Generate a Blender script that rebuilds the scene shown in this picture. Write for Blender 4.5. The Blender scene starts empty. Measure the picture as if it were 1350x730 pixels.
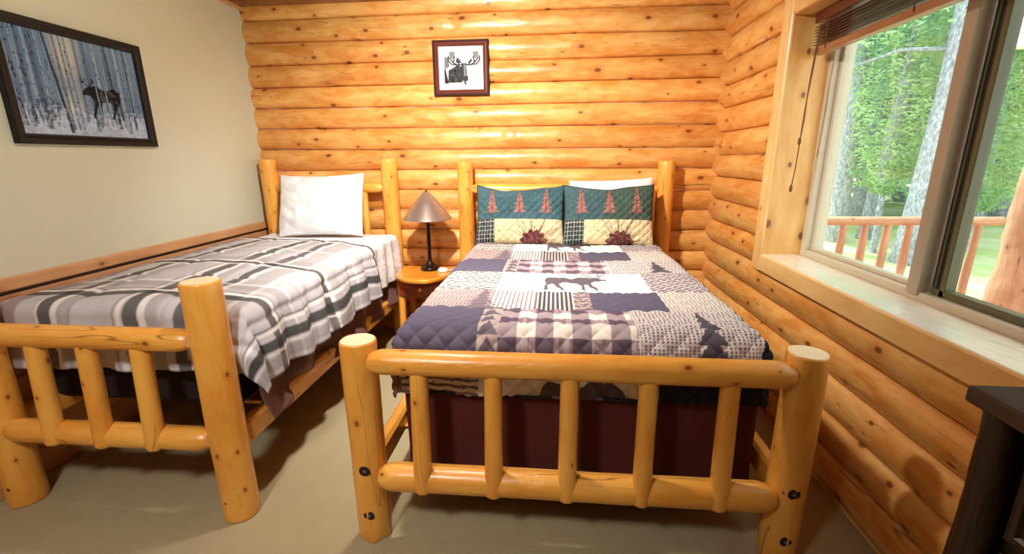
import bpy, math, random
import numpy as np
from math import pi, sin, cos, radians, sqrt
from mathutils import Vector, Matrix

C = bpy.context.scene.collection
scene = bpy.context.scene
# ------------------------------------------------------------------ camera
CAM_F, YAW, PITCH, ROLL, CAM_H = 601.68, 0.0908, -0.2550, -0.0077, 1.55
cd = bpy.data.cameras.new('camera'); cam = bpy.data.objects.new('camera', cd); C.objects.link(cam)
cd.sensor_width = 36; cd.sensor_fit = 'HORIZONTAL'; cd.lens = CAM_F / 1350 * 36; cd.clip_start = .02; cd.clip_end = 200
_d = Vector((-sin(YAW) * cos(PITCH), cos(YAW) * cos(PITCH), sin(PITCH)))
_r0 = Vector((cos(YAW), sin(YAW), 0)); _u0 = _r0.cross(_d)
_r = cos(ROLL) * _r0 + sin(ROLL) * _u0; _u = -sin(ROLL) * _r0 + cos(ROLL) * _u0
M3 = Matrix((_r, _u, -_d)).transposed()
cam.matrix_world = Matrix.Translation((0, 0, CAM_H)) @ M3.to_4x4()
scene.camera = cam
# ------------------------------------------------------------------ light, sky, exposure
scene.view_settings.view_transform = 'Standard'; scene.view_settings.look = 'None'
scene.view_settings.gamma = 1; scene.view_settings.use_curve_mapping = False
scene.view_settings.exposure = 0.72
SKY_STRENGTH = 1.9
w = bpy.data.worlds.new('sky'); scene.world = w; w.use_nodes = True
bg = w.node_tree.nodes['Background']; bg.inputs[0].default_value = (.80, .93, 1.0, 1); bg.inputs[1].default_value = SKY_STRENGTH

def lamp(name, kind, loc, energy, color, size=.1, aim=None):
    l = bpy.data.lights.new(name, kind); l.energy = energy; l.color = color
    if kind == 'POINT': l.shadow_soft_size = size
    if kind == 'AREA': l.size = size
    if kind == 'SUN': l.angle = size
    o = bpy.data.objects.new(name, l); C.objects.link(o); o.location = loc
    if aim is not None:
        o.rotation_euler = (Vector(aim) - Vector(loc)).to_track_quat('-Z', 'Y').to_euler()
    return o
lamp('ceiling_lamp_light', 'POINT', (-.72, 1.95, 2.6), 26, (1.0, .94, .86), .06)
sp = lamp('ceiling_spot_light', 'SPOT', (-.72, 1.95, 2.6), 205, (1.0, .94, .86), .06, aim=(-.35, 3.7, 1.0))
sp.data.spot_size = radians(140); sp.data.spot_blend = 1.0; sp.data.shadow_soft_size = .06
s2 = lamp('second_ceiling_lamp_light', 'SPOT', (-1.0, -.3, 2.62), 120, (1.0, .94, .86), .12, aim=(-1.15, 1.35, .4))
s2.data.spot_size = radians(92); s2.data.spot_blend = 1.0; s2.data.shadow_soft_size = .15
lamp('sun_light', 'SUN', (6, 9, 12), 5.0, (1.0, .96, .88), .03, aim=(7.2, 4, 0))

# ------------------------------------------------------------------ numpy paint helpers
def lin(c):
    return tuple(((v / 255) / 12.92 if v / 255 <= .04045 else ((v / 255 + .055) / 1.055) ** 2.4) for v in c)
def _h(i, j, s):
    n = (i.astype(np.int64) * 374761393 + j.astype(np.int64) * 668265263 + s * 1442695041) & 0xffffffff
    n = ((n ^ (n >> 13)) * 1274126177) & 0xffffffff
    return ((n ^ (n >> 16)) & 0xffff) / 65535.0
def vn(x, y=0.0, s=0):
    x = np.asarray(x, float); y = np.asarray(y, float) + 0 * x; x = x + 0 * y
    i = np.floor(x); j = np.floor(y); a = x - i; b = y - j
    a = a * a * (3 - 2 * a); b = b * b * (3 - 2 * b)
    i = i.astype(int); j = j.astype(int)
    return (_h(i, j, s) * (1 - a) + _h(i + 1, j, s) * a) * (1 - b) + (_h(i, j + 1, s) * (1 - a) + _h(i + 1, j + 1, s) * a) * b
def fbm(x, y=0.0, s=0, o=3):
    t = 0; amp = .5
    for k in range(o): t = t + amp * vn(np.asarray(x) * 2 ** k, np.asarray(y) * 2 ** k, s + k * 17); amp *= .5
    return t / (1 - .5 ** o)
def inpoly(x, y, P):
    r = np.zeros(np.broadcast(x, y).shape, bool); n = len(P)
    for i in range(n):
        x1, y1 = P[i]; x2, y2 = P[(i + 1) % n]
        if y1 == y2: continue
        c = ((y1 > y) != (y2 > y)) & (x < (x2 - x1) * (y - y1) / (y2 - y1) + x1)
        r ^= c
    return r
def seg(x, y, a, b):
    ax, ay = a; bx, by = b; L = (bx - ax) ** 2 + (by - ay) ** 2 + 1e-12
    t = np.clip(((x - ax) * (bx - ax) + (y - ay) * (by - ay)) / L, 0, 1)
    return np.hypot(x - ax - t * (bx - ax), y - ay - t * (by - ay))
def put(col, m, c, k=1.0):
    m = np.asarray(m, float) * k
    col[...] = col * (1 - m[..., None]) + np.array(c)[None, :] * m[..., None] if col.ndim == 2 else col * (1 - m[..., None]) + np.array(c) * m[..., None]

# ------------------------------------------------------------------ mesh helpers
def tag(o, label=None, cat=None, group=None, kind=None):
    if label: o['label'] = label
    if cat: o['category'] = cat
    if group: o['group'] = group
    if kind: o['kind'] = kind
    return o
def mk(name, V, F, mats, parent=None, uv=None, smooth=True, col=None, mi=None, loc=None):
    me = bpy.data.meshes.new(name); V = np.asarray(V, float)
    me.from_pydata([tuple(v) for v in V] if len(V) < 20000 else V.tolist(), [], F if isinstance(F, list) else F.tolist())
    if not isinstance(mats, (list, tuple)): mats = [mats]
    for m in mats: me.materials.append(m)
    if mi is not None: me.polygons.foreach_set('material_index', np.asarray(mi, np.int32))
    me.polygons.foreach_set('use_smooth', [bool(smooth)] * len(me.polygons) if isinstance(smooth, (bool, int)) else smooth)
    if uv is not None:
        l = me.uv_layers.new(name='UVMap'); vi = np.zeros(len(me.loops), np.int32); me.loops.foreach_get('vertex_index', vi)
        uv = np.asarray(uv, float); l.data.foreach_set('uv', (uv[vi] if len(uv) == len(V) else uv).ravel())
    if col is not None:
        a = me.color_attributes.new('paint', 'FLOAT_COLOR', 'POINT')
        cc = np.ones((len(V), 4)); cc[:, :3] = col; a.data.foreach_set('color', cc.ravel())
    me.validate(); me.update()
    o = bpy.data.objects.new(name, me); C.objects.link(o)
    if parent is not None: o.parent = parent
    if loc is not None: o.location = loc
    return o
def empty(name, loc=(0, 0, 0)):
    o = bpy.data.objects.new(name, None); C.objects.link(o); o.location = loc; return o
class MB:
    """collects shapes into one mesh, with a uv in metres along the grain"""
    def __init__(s): s.V = []; s.F = []; s.U = []; s.mi = []; s.sm = []
    def add(s, V, F, U=None, mi=0, sm=True):
        n = len(s.V); s.V += [tuple(v) for v in V]; s.U += [tuple(u) for u in (U if U is not None else [(0, 0)] * len(V))]
        s.F += [tuple(i + n for i in f) for f in F]; s.mi += (mi if isinstance(mi, list) else [mi] * len(F)); s.sm += (sm if isinstance(sm, list) else [sm] * len(F))
        return s
    def box(s, lo, hi, bev=.004, mi=0, grain=None):
        """bevelled box: chamfered corners, uv along longest side"""
        lo = np.array(lo, float); hi = np.array(hi, float); d = hi - lo; b = min(bev, d.min() * .45)
        g = int(np.argmax(d)) if grain is None else grain; o1, o2 = [k for k in range(3) if k != g]
        off = random.random() * 7
        c = (lo + hi) / 2; h = d / 2; V = []; idx = {}
        for sx in (-1, 1):
            for sy in (-1, 1):
                for sz in (-1, 1):
                    sg = np.array((sx, sy, sz))
                    for ax in range(3):
                        p = h - b; p[ax] = h[ax]; idx[(sx, sy, sz, ax)] = len(V); V.append(c + sg * p)
        F = []
        def q(*k): F.append([idx[t] for t in k])
        for ax in range(3):
            a, bb = [k for k in range(3) if k != ax]
            for sg in (-1, 1):
                ks = []
                for (u, v) in ((-1, -1), (1, -1), (1, 1), (-1, 1)):
                    t = [0, 0, 0]; t[ax] = sg; t[a] = u; t[bb] = v; ks.append((*t, ax))
                q(*ks)
        for ax in range(3):            # edges along ax
            a, bb = [k for k in range(3) if k != ax]
            for u in (-1, 1):
                for v in (-1, 1):
                    t0 = [0, 0, 0]; t0[a] = u; t0[bb] = v; t1 = list(t0); t0[ax] = -1; t1[ax] = 1
                    q((*t0, a), (*t1, a), (*t1, bb), (*t0, bb))
        for sx in (-1, 1):
            for sy in (-1, 1):
                for sz in (-1, 1): q((sx, sy, sz, 0), (sx, sy, sz, 1), (sx, sy, sz, 2))
        V = np.array(V)
        F2 = []
        for f in F:                     # orient outwards
            p = V[f]; n = np.cross(p[1] - p[0], p[2] - p[0]); F2.append(f if n @ (p.mean(0) - c) > 0 else f[::-1])
        U = np.stack([V[:, g] + off, V[:, o1] + V[:, o2] + off * 3], 1)
        return s.add(V, F2, U, mi, False)
    def rings(s, R, caps=(True, True), mi=0, cap_mi=None, sm=True, U=None):
        """R: list of rings (each a list of points)"""
        n = len(R[0]); V = [p for r in R for p in r]
        F = []; 
        for i in range(len(R) - 1):
            for j in range(n): F.append((i * n + j, i * n + (j + 1) % n, (i + 1) * n + (j + 1) % n, (i + 1) * n + j))
        return s.add(V, F, U, mi, sm), V
    def lathe(s, prof, c=(0, 0, 0), n=32, mi=0, sm=True, phase=0):
        """prof: (r,z) pairs bottom to top around z"""
        R = [[(c[0] + r * cos(2 * pi * j / n + phase), c[1] + r * sin(2 * pi * j / n + phase), c[2] + z) for j in range(n)] for r, z in prof]
        U = [(z, 2 * pi * j / n * max(r, .01)) for r, z in prof for j in range(n)]
        s.rings(R, mi=mi, sm=sm, U=U)
        k = len(s.V) - len(prof) * n
        for ring, flip in ((0, True), (len(prof) - 1, False)):
            if prof[ring][0] > 1e-4:
                f = tuple(k + ring * n + j for j in range(n)); s.F.append(f[::-1] if flip else f); s.mi.append(mi); s.sm.append(False)
        return s
    def tube(s, pts, r, n=8, mi=0):
        pts = [Vector(p) for p in pts]; R = []; U = []; L = 0
        for i, p in enumerate(pts):
            t = (pts[min(i + 1, len(pts) - 1)] - pts[max(i - 1, 0)]).normalized()
            a = t.cross(Vector((0, 0, 1))) if abs(t.z) < .95 else t.cross(Vector((1, 0, 0))); a.normalize(); b = t.cross(a)
            rr = r[i] if isinstance(r, (list, tuple)) else r
            R.append([p + a * cos(2 * pi * j / n) * rr + b * sin(2 * pi * j / n) * rr for j in range(n)])
            if i: L += (pts[i] - pts[i - 1]).length
            U += [(L, 2 * pi * j / n * rr) for j in range(n)]
        k = len(s.V); s.rings(R, mi=mi, U=U)
        s.F.append(tuple(k + j for j in range(n))[::-1]); s.F.append(tuple(k + (len(pts) - 1) * n + j for j in range(n))); s.mi += [mi, mi]; s.sm += [False, False]
        return s
    def log(s, p0, p1, r0, r1=None, ends=('flat', 'flat'), n=28, wob=.035, seed=0, end_mi=1, flare=0):
        p0 = Vector(p0); p1 = Vector(p1); r1 = r0 if r1 is None else r1
        L = (p1 - p0).length; t = (p1 - p0) / L
        a = t.cross(Vector((0, 1, 0))) if abs(t.y) < .9 else t.cross(Vector((0, 0, 1))); a.normalize(); b = t.cross(a)
        st = [0.0]; m = max(6, int(L / .045))
        prof = []
        def endp(kind, r):
            if kind == 'flat': return [(0, r - .006), (.003, r - .0015), (.008, r)]
            if kind == 'round': return [(r * .55 * (1 - cos(x)), r * (.12 + .88 * sin(x))) for x in (0.001, .3, .6, .9, 1.2, pi / 2)]
            if kind == 'bevel': return [(0, r * .62), (.004, r * .68), (.02, r * .84), (.045, r * .97), (.06, r)]
        e0 = endp(ends[0], r0); e1 = endp(ends[1], r1)
        prof += [(d, r) for d, r in e0]
        a0 = e0[-1][0]; a1 = L - e1[-1][0]
        for i in range(1, m):
            d = a0 + (a1 - a0) * i / m; prof.append((d, r0 + (r1 - r0) * d / L))
        prof += [(L - d, r) for d, r in e1[::-1]]
        off = (seed * 1.37) % 11
        R = []; U = []
        for d, r in prof:
            ring = []
            for j in range(n):
                th = 2 * pi * j / n
                k = 1 + wob * 2 * (float(vn(d * 3.2 + seed * 5.1, cos(th) * 1.3 + 5, seed)) - .5) + wob * .8 * (float(vn(d * 14 + seed, sin(th) * 2.5 + cos(th) * 2 + 7, seed + 9)) - .5)
                if flare: k += flare * max(0, 1 - d / .12) ** 2 * (.5 + .5 * cos(5 * th + seed))
                ring.append(p0 + t * d + (a * cos(th) + b * sin(th)) * r * k)
                U.append((d + off, th * r0 + off * 2.3))
            R.append(ring)
        k0 = len(s.V); s.rings(R, U=U)
        for ring, flip, ctr in ((R[0], False, p0), (R[-1], True, p1)):     # caps with ring uv
            k = len(s.V); cpt = sum((Vector(v) for v in ring), Vector()) / n
            V = list(ring) + [cpt]; UU = [((v - cpt).dot(a), (v - cpt).dot(b)) for v in ring] + [(0, 0)]
            F = [(j, (j + 1) % n, n) if flip else ((j + 1) % n, j, n) for j in range(n)]
            s.add(V, F, UU, end_mi, False)
        return s
    def build(s, name, mats, parent=None, loc=None, col=None):
        o = mk(name, s.V, s.F, mats, parent, uv=s.U, smooth=s.sm, mi=s.mi, loc=loc, col=col)
        return o

# ------------------------------------------------------------------ materials
class NT:
    def __init__(s, name):
        s.m = bpy.data.materials.new(name); s.m.use_nodes = True; s.t = s.m.node_tree; s.n = s.t.nodes; s.b = s.n['Principled BSDF']
    def add(s, k, **kw):
        nd = s.n.new(k)
        for a, v in kw.items(): setattr(nd, a, v)
        return nd
    def lk(s, a, b): s.t.links.new(a, b)
    def math(s, op, a, b=None, c=None, clamp=False):
        nd = s.add('ShaderNodeMath', operation=op); nd.use_clamp = clamp
        for i, v in enumerate((a, b, c)):
            if v is None: continue
            if isinstance(v, (int, float)): nd.inputs[i].default_value = v
            else: s.lk(v, nd.inputs[i])
        return nd.outputs[0]
    def mix(s, f, a, b, blend='MIX'):
        nd = s.add('ShaderNodeMix', data_type='RGBA', blend_type=blend)
        for sock, v in ((nd.inputs[0], f), (nd.inputs[6], a), (nd.inputs[7], b)):
            if isinstance(v, (int, float)): sock.default_value = v
            elif isinstance(v, tuple): sock.default_value = (*v[:3], 1)
            else: s.lk(v, sock)
        return nd.outputs[2]
    def ramp(s, f, stops):
        nd = s.add('ShaderNodeValToRGB'); e = nd.color_ramp.elements
        while len(e) < len(stops): e.new(.5)
        for k, (p, c) in enumerate(stops): e[k].position = p; e[k].color = (*c, 1) if isinstance(c, tuple) else (c, c, c, 1)
        s.lk(f, nd.inputs[0]); return nd.outputs[0]
    def noise(s, vec, scale, detail=3, rough=.5, dist=0):
        nd = s.add('ShaderNodeTexNoise'); nd.inputs['Scale'].default_value = scale; nd.inputs['Detail'].default_value = detail
        nd.inputs['Roughness'].default_value = rough; nd.inputs['Distortion'].default_value = dist
        if vec is not None: s.lk(vec, nd.inputs['Vector'])
        return nd.outputs[0]
    def mapv(s, vec, scale=(1, 1, 1), loc=(0, 0, 0), rot=(0, 0, 0)):
        nd = s.add('ShaderNodeMapping'); nd.inputs['Scale'].default_value = scale; nd.inputs['Location'].default_value = loc; nd.inputs['Rotation'].default_value = rot
        s.lk(vec, nd.inputs[0]); return nd.outputs[0]
    def bump(s, h, dist=.002, strength=.6):
        nd = s.add('ShaderNodeBump'); nd.inputs['Distance'].default_value = dist; nd.inputs['Strength'].default_value = strength
        s.lk(h, nd.inputs['Height']); s.lk(nd.outputs[0], s.b.inputs['Normal'])
    def set(s, **kw):
        for k, v in kw.items():
            sk = s.b.inputs[k.replace('_', ' ')]
            if hasattr(v, 'is_output') or isinstance(v, bpy.types.NodeSocket): s.lk(v, sk)
            else: sk.default_value = (*v, 1) if isinstance(v, tuple) and len(v) == 3 else v
        return s
def plain(name, col, rough=.6, metal=0, bump=0, bscale=80, spec=.5, var=0.0, coat=0):
    t = NT(name); c = lin(col)
    obj = t.add('ShaderNodeTexCoord').outputs['Object']; nz = t.noise(obj, bscale, 3)
    a = tuple(x * (1 - var) for x in c); b = tuple(min(1, x * (1 + var)) for x in c)
    t.set(Base_Color=t.mix(nz, a, b), Roughness=rough, Metallic=metal, Specular_IOR_Level=spec, Coat_Weight=coat)
    if bump: t.bump(nz, bump)
    return t.m
def wood(name, light, dark, knot=(70, 30, 10), rough=.38, kn=2.6, kprob=.45, kr=.045, tone=False, grain=1.0, coat=.25, crack=True, blotk=.9):
    t = NT(name); uv = t.add('ShaderNodeUVMap').outputs[0]
    L, D, K = lin(light), lin(dark), lin(knot)
    warp = t.noise(t.mapv(uv, (1.2, 7, 1)), 1.5, 2)
    gv = t.add('ShaderNodeVectorMath', operation='ADD'); t.lk(t.mapv(uv, (1.4, 34, 1)), gv.inputs[0])
    cx = t.add('ShaderNodeCombineXYZ'); t.lk(t.math('MULTIPLY', warp, 7.0), cx.inputs[1]); t.lk(cx.outputs[0], gv.inputs[1])
    g = t.noise(gv.outputs[0], 1.0, 4, .6)
    blot = t.noise(t.mapv(uv, (1.6, 4.5, 1), (3, 5, 0)), 1.3, 3, .55)
    blot2 = t.noise(t.mapv(uv, (5, 11, 1), (7, 1, 0)), 1.2, 3, .6, .6)
    f = t.math('ADD', t.math('MULTIPLY', t.math('SUBTRACT', g, .5), 1.1 * grain), t.math('ADD', t.math('MULTIPLY', t.math('SUBTRACT', blot2, .5), blotk), t.math('MULTIPLY_ADD', t.math('SUBTRACT', blot, .5), 2.4, .5)), clamp=True)
    base = t.mix(f, L, D)
    # knots
    vo = t.add('ShaderNodeTexVoronoi', voronoi_dimensions='2D', feature='F1'); vo.inputs['Scale'].default_value = kn
    t.lk(t.mapv(uv, (1, 1.5, 1)), vo.inputs['Vector'])
    sp = t.add('ShaderNodeSeparateColor'); t.lk(vo.outputs['Color'], sp.inputs[0])
    on = t.math('LESS_THAN', sp.outputs[0], kprob)
    rad = t.math('MULTIPLY_ADD', sp.outputs[1], kr * .9, kr * .55)
    q = t.math('DIVIDE', vo.outputs['Distance'], rad)
    core = t.math('MULTIPLY', on, t.math('SUBTRACT', 1.15, q, clamp=True)); core = t.math('MULTIPLY', core, 2.4, clamp=True)
    halo = t.math('MULTIPLY', on, t.math('SUBTRACT', 1.0, t.math('DIVIDE', q, 3.4), clamp=True))
    base = t.mix(t.math('MULTIPLY', halo, .7), base, tuple(x * y for x, y in zip(D, (.85, .72, .6))))
    base = t.mix(t.math('MULTIPLY', core, .82), base, K)
    if crack:
        ck = t.noise(t.mapv(uv, (.9, 11, 1), (9, 2, 0)), 1.0, 2, .4)
        line = t.math('SUBTRACT', 1.0, t.math('MULTIPLY', t.math('ABSOLUTE', t.math('SUBTRACT', ck, .5)), 160), clamp=True)
        gate = t.math('GREATER_THAN', t.noise(t.mapv(uv, (.8, 3, 1), (1, 8, 0)), 1.0, 1), .54)
        line = t.math('MULTIPLY', line, gate)
        base = t.mix(t.math('MULTIPLY', line, .7), base, tuple(x * .5 for x in K))
    if tone:
        at = t.add('ShaderNodeAttribute', attribute_name='paint'); base = t.mix(1.0, base, at.outputs['Color'], 'MULTIPLY')
    t.set(Base_Color=base, Roughness=t.math('MULTIPLY_ADD', blot, .2, rough - .1), Coat_Weight=coat, Coat_Roughness=.22)
    t.bump(t.math('ADD', t.math('MULTIPLY', g, .6), t.math('ADD', t.math('MULTIPLY', blot, 2), t.math('MULTIPLY', blot2, 3))), .0022, .8)
    return t.m
def end_grain(name, light, dark, rough=.5):
    t = NT(name); uv = t.add('ShaderNodeUVMap').outputs[0]
    wv = t.add('ShaderNodeTexWave', wave_type='RINGS', rings_direction='Z'); wv.inputs['Scale'].default_value = 26; wv.inputs['Distortion'].default_value = 1.2; wv.inputs['Detail'].default_value = 2
    t.lk(uv, wv.inputs['Vector'])
    t.set(Base_Color=t.mix(t.math('MULTIPLY', wv.outputs['Fac'], .55), lin(light), lin(dark)), Roughness=rough); return t.m
def cloth(name, rough=.9, weave=900, bump=.0006, sheen=.2):
    t = NT(name); at = t.add('ShaderNodeAttribute', attribute_name='paint')
    obj = t.add('ShaderNodeTexCoord').outputs['Object']; nz = t.noise(obj, weave, 2)
    t.set(Base_Color=t.mix(.25, at.outputs['Color'], t.mix(nz, at.outputs['Color'], (.02, .02, .02)), 'MIX'), Roughness=rough, Specular_IOR_Level=.2, Sheen_Weight=sheen)
    t.bump(nz, bump); return t.m
def painted(name, rough=.35, coat=0):
    t = NT(name); at = t.add('ShaderNodeAttribute', attribute_name='paint'); t.set(Base_Color=at.outputs['Color'], Roughness=rough, Coat_Weight=coat, Specular_IOR_Level=.15); return t.m

M = {}
M['log_wall'] = wood('log_wall', (240, 186, 108), (218, 142, 62), knot=(104, 50, 18), tone=True, kn=3.6, kprob=.6, kr=.07, rough=.38, blotk=2.2)
M['bed_wood'] = wood('bed_wood', (247, 186, 86), (228, 148, 50), knot=(110, 52, 16), kn=6.0, kprob=.32, kr=.06, rough=.36)
M['bed_end'] = end_grain('bed_end_grain', (253, 238, 204), (236, 198, 140))  # end-grain rings, lightened to hold the bright light on the post tops
M['trim'] = wood('trim_pine', (246, 208, 142), (228, 176, 104), knot=(120, 62, 24), kn=2.4, kprob=.3, kr=.03, rough=.42, crack=False, coat=.1)
M['reveal'] = wood('reveal_pine', (240, 192, 118), (220, 158, 82), knot=(110, 56, 20), kn=3.2, kprob=.6, kr=.06, rough=.42, crack=False, coat=.1)
M['sill'] = wood('sill_pine_sky_sheen', (252, 246, 230), (242, 230, 204), knot=(190, 140, 92), kn=2.4, kprob=.3, kr=.03, rough=.2, crack=False, coat=1)  # pine whitened: the sky's reflection on the sill is in the base colour
M['ceiling_wood'] = wood('ceiling_boards', (150, 104, 60), (120, 78, 42), kn=2.0, crack=False)
M['rail_trim'] = wood('rail_trim', (226, 176, 128), (206, 150, 100), knot=(120, 66, 34), kn=2.0, kprob=.2, kr=.03, rough=.45, crack=False, coat=.1)
M['stand_top'] = wood('orange_varnish', (250, 172, 60), (236, 138, 36), knot=(110, 44, 8), rough=.25, kprob=.2, coat=.7, crack=False)
M['stand_dark'] = wood('dark_varnish', (150, 66, 24), (110, 42, 14), knot=(50, 20, 8), rough=.35, kprob=.2, crack=False)
M['dark_wood'] = wood('dark_wood', (58, 32, 18), (32, 16, 9), knot=(20, 10, 6), rough=.42, kprob=.3, kn=4, coat=.05)
M['dark_top'] = wood('dark_top', (84, 56, 34), (58, 36, 20), knot=(30, 16, 8), rough=.75, kprob=.2, coat=.0, crack=False)
M['porch_wood'] = wood('porch_wood', (200, 150, 116), (166, 114, 84), knot=(90, 50, 34), rough=.6, kprob=.3, coat=0)
M['frame_black'] = plain('frame_black', (5, 4, 4), .6, bump=.0005)
M['gilt'] = plain('frame_inner_edge', (60, 56, 62), .3, metal=.5)
M['mahogany'] = plain('mahogany', (98, 38, 28), .4, var=.25, bscale=20, coat=.5)
M['mahogany_dark'] = plain('mahogany_dark', (54, 18, 14), .6, spec=.2)
M['vinyl'] = plain('vinyl_almond', (206, 194, 170), .35, var=.02)
M['porch_white'] = plain('porch_white', (214, 208, 210), .7)
M['vinyl_shaded'] = plain('vinyl_backlit_shade', (176, 162, 140), .35, var=.02)  # almond vinyl darkened; the backlit stile's shade is put into the colour
M['vinyl_dark'] = plain('vinyl_channel', (96, 92, 62), .4, var=.05)
M['seal'] = plain('rubber_seal', (34, 28, 18), .6)
M['blind'] = plain('blind_slat', (96, 44, 32), .35, var=.2, bscale=12, coat=.3)
M['blind_rail'] = wood('blind_rail', (176, 124, 84), (150, 98, 62), knot=(70, 36, 18), kn=3, kprob=.5, kr=.05, crack=False)
M['cord'] = plain('cord_brown', (120, 70, 44), .7)
M['bronze'] = plain('bronze_shade', (176, 156, 146), .30, metal=.7, var=.12, bscale=10)
M['dark_metal'] = plain('dark_bronze', (44, 28, 22), .28, metal=.6, coat=.3)
M['white_plastic'] = plain('white_plastic', (240, 236, 228), .4)
M['bolt_dark'] = plain('bolt_recess', (40, 14, 6), .7)
M['steel'] = plain('bolt_steel', (150, 140, 130), .4, metal=.9)
M['cloth'] = cloth('printed_cotton', sheen=0)
M['print'] = painted('printed_sheet', .85)
M['mattress'] = plain('mattress_ticking', (228, 224, 216), .9, bump=.001, bscale=60)
M['pull'] = plain('dark_pull', (60, 48, 36), .35, metal=.8)
def satin(name, col, rough=.5):
    t = NT(name); obj = t.add('ShaderNodeTexCoord').outputs['Object']; nz = t.noise(obj, 30, 3)
    t.set(Base_Color=t.mix(nz, tuple(x * .8 for x in lin(col)), lin(col)), Roughness=rough, Specular_IOR_Level=.4); return t.m
M['skirt'] = satin('brown_dust_ruffle', (120, 84, 78), .55)
M['skirt_dark'] = satin('maroon_dust_ruffle', (84, 30, 26), .8)
M['white'] = satin('white_cotton', (246, 246, 250), .9)
M['mat_white'] = plain('mat_white', (228, 226, 222), .8)
M['box_cloth'] = satin('dark_box_cover', (34, 24, 28), .8)
M['binding'] = satin('navy_binding', (28, 34, 44), .8)
t = NT('wall_paint'); ob = t.add('ShaderNodeTexCoord').outputs['Object']
t.set(Base_Color=t.mix(t.noise(ob, 2.5, 2), lin((212, 217, 192)), lin((220, 224, 202))), Roughness=.7); t.bump(t.noise(ob, 140, 2), .0006); M['paint'] = t.m
t = NT('carpet'); ob = t.add('ShaderNodeTexCoord').outputs['Object']
n1 = t.noise(ob, 260, 3, .7); n2 = t.noise(ob, 7, 4, .6)
t.set(Base_Color=t.mix(n1, t.mix(n2, lin((146, 132, 98)), lin((164, 150, 116))), t.mix(n2, lin((202, 188, 150)), lin((214, 202, 166)))), Roughness=.95, Specular_IOR_Level=.1)
t.bump(t.math('ADD', n1, t.math('MULTIPLY', n2, .8)), .006, .8); M['carpet'] = t.m
t = NT('window_glass'); gl = t.add('ShaderNodeBsdfGlossy'); gl.inputs['Roughness'].default_value = .02
tr = t.add('ShaderNodeBsdfTransparent'); tr.inputs[0].default_value = (.93, .97, .95, 1); fr = t.add('ShaderNodeFresnel'); fr.inputs[0].default_value = 1.45
ms = t.add('ShaderNodeMixShader'); ge = t.add('ShaderNodeNewGeometry'); t.lk(t.math('MULTIPLY', fr.outputs[0], t.math('SUBTRACT', 1.0, ge.outputs['Backfacing'])), ms.inputs[0]); t.lk(tr.outputs[0], ms.inputs[1]); t.lk(gl.outputs[0], ms.inputs[2])
t.lk(ms.outputs[0], t.n['Material Output'].inputs[0]); M['glass'] = t.m
t = NT('grass'); ob = t.add('ShaderNodeTexCoord').outputs['Object']
t.set(Base_Color=t.mix(t.ramp(t.noise(ob, .9, 5, .6), [(.35, 0.0), (.65, 1.0)]), lin((176, 196, 110)), lin((226, 220, 186))), Roughness=.9); M['ground'] = t.m
def leafmat(name, a, b):
    t = NT(name); ob = t.add('ShaderNodeTexCoord').outputs['Object']
    cc = t.mix(t.ramp(t.noise(ob, 2.2, 4, .6), [(.35, 0.0), (.65, 1.0)]), lin(a), lin(b))
    t.set(Base_Color=cc, Roughness=.7)
    td = t.add('ShaderNodeBsdfTranslucent'); t.lk(cc, td.inputs[0]); ms = t.add('ShaderNodeMixShader'); ms.inputs[0].default_value = .4
    t.lk(t.b.outputs[0], ms.inputs[1]); t.lk(td.outputs[0], ms.inputs[2]); t.lk(ms.outputs[0], t.n['Material Output'].inputs[0]); return t.m
M['leaf'] = leafmat('needles', (122, 162, 122), (178, 204, 148))
M['leaf_far'] = leafmat('needles_far_hazed', (120, 166, 146), (166, 200, 176))  # needles paled; the hazy outdoor brightness is painted into the colour
M['leaf_lime'] = leafmat('lime_leaves', (142, 178, 120), (190, 212, 160))
t = NT('bark'); ob = t.add('ShaderNodeTexCoord').outputs['Object']
t.set(Base_Color=t.mix(t.ramp(t.noise(t.mapv(ob, (9, 9, 4)), 3, 5, .75), [(.35, 0.0), (.65, 1.0)]), lin((104, 108, 118)), lin((192, 194, 204))), Roughness=.9)
t.bump(t.noise(t.mapv(ob, (6, 6, 1.6)), 2.5, 5, .7), .03); M['bark'] = t.m
W2 = [M['bed_wood'], M['bed_end']]

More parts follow.
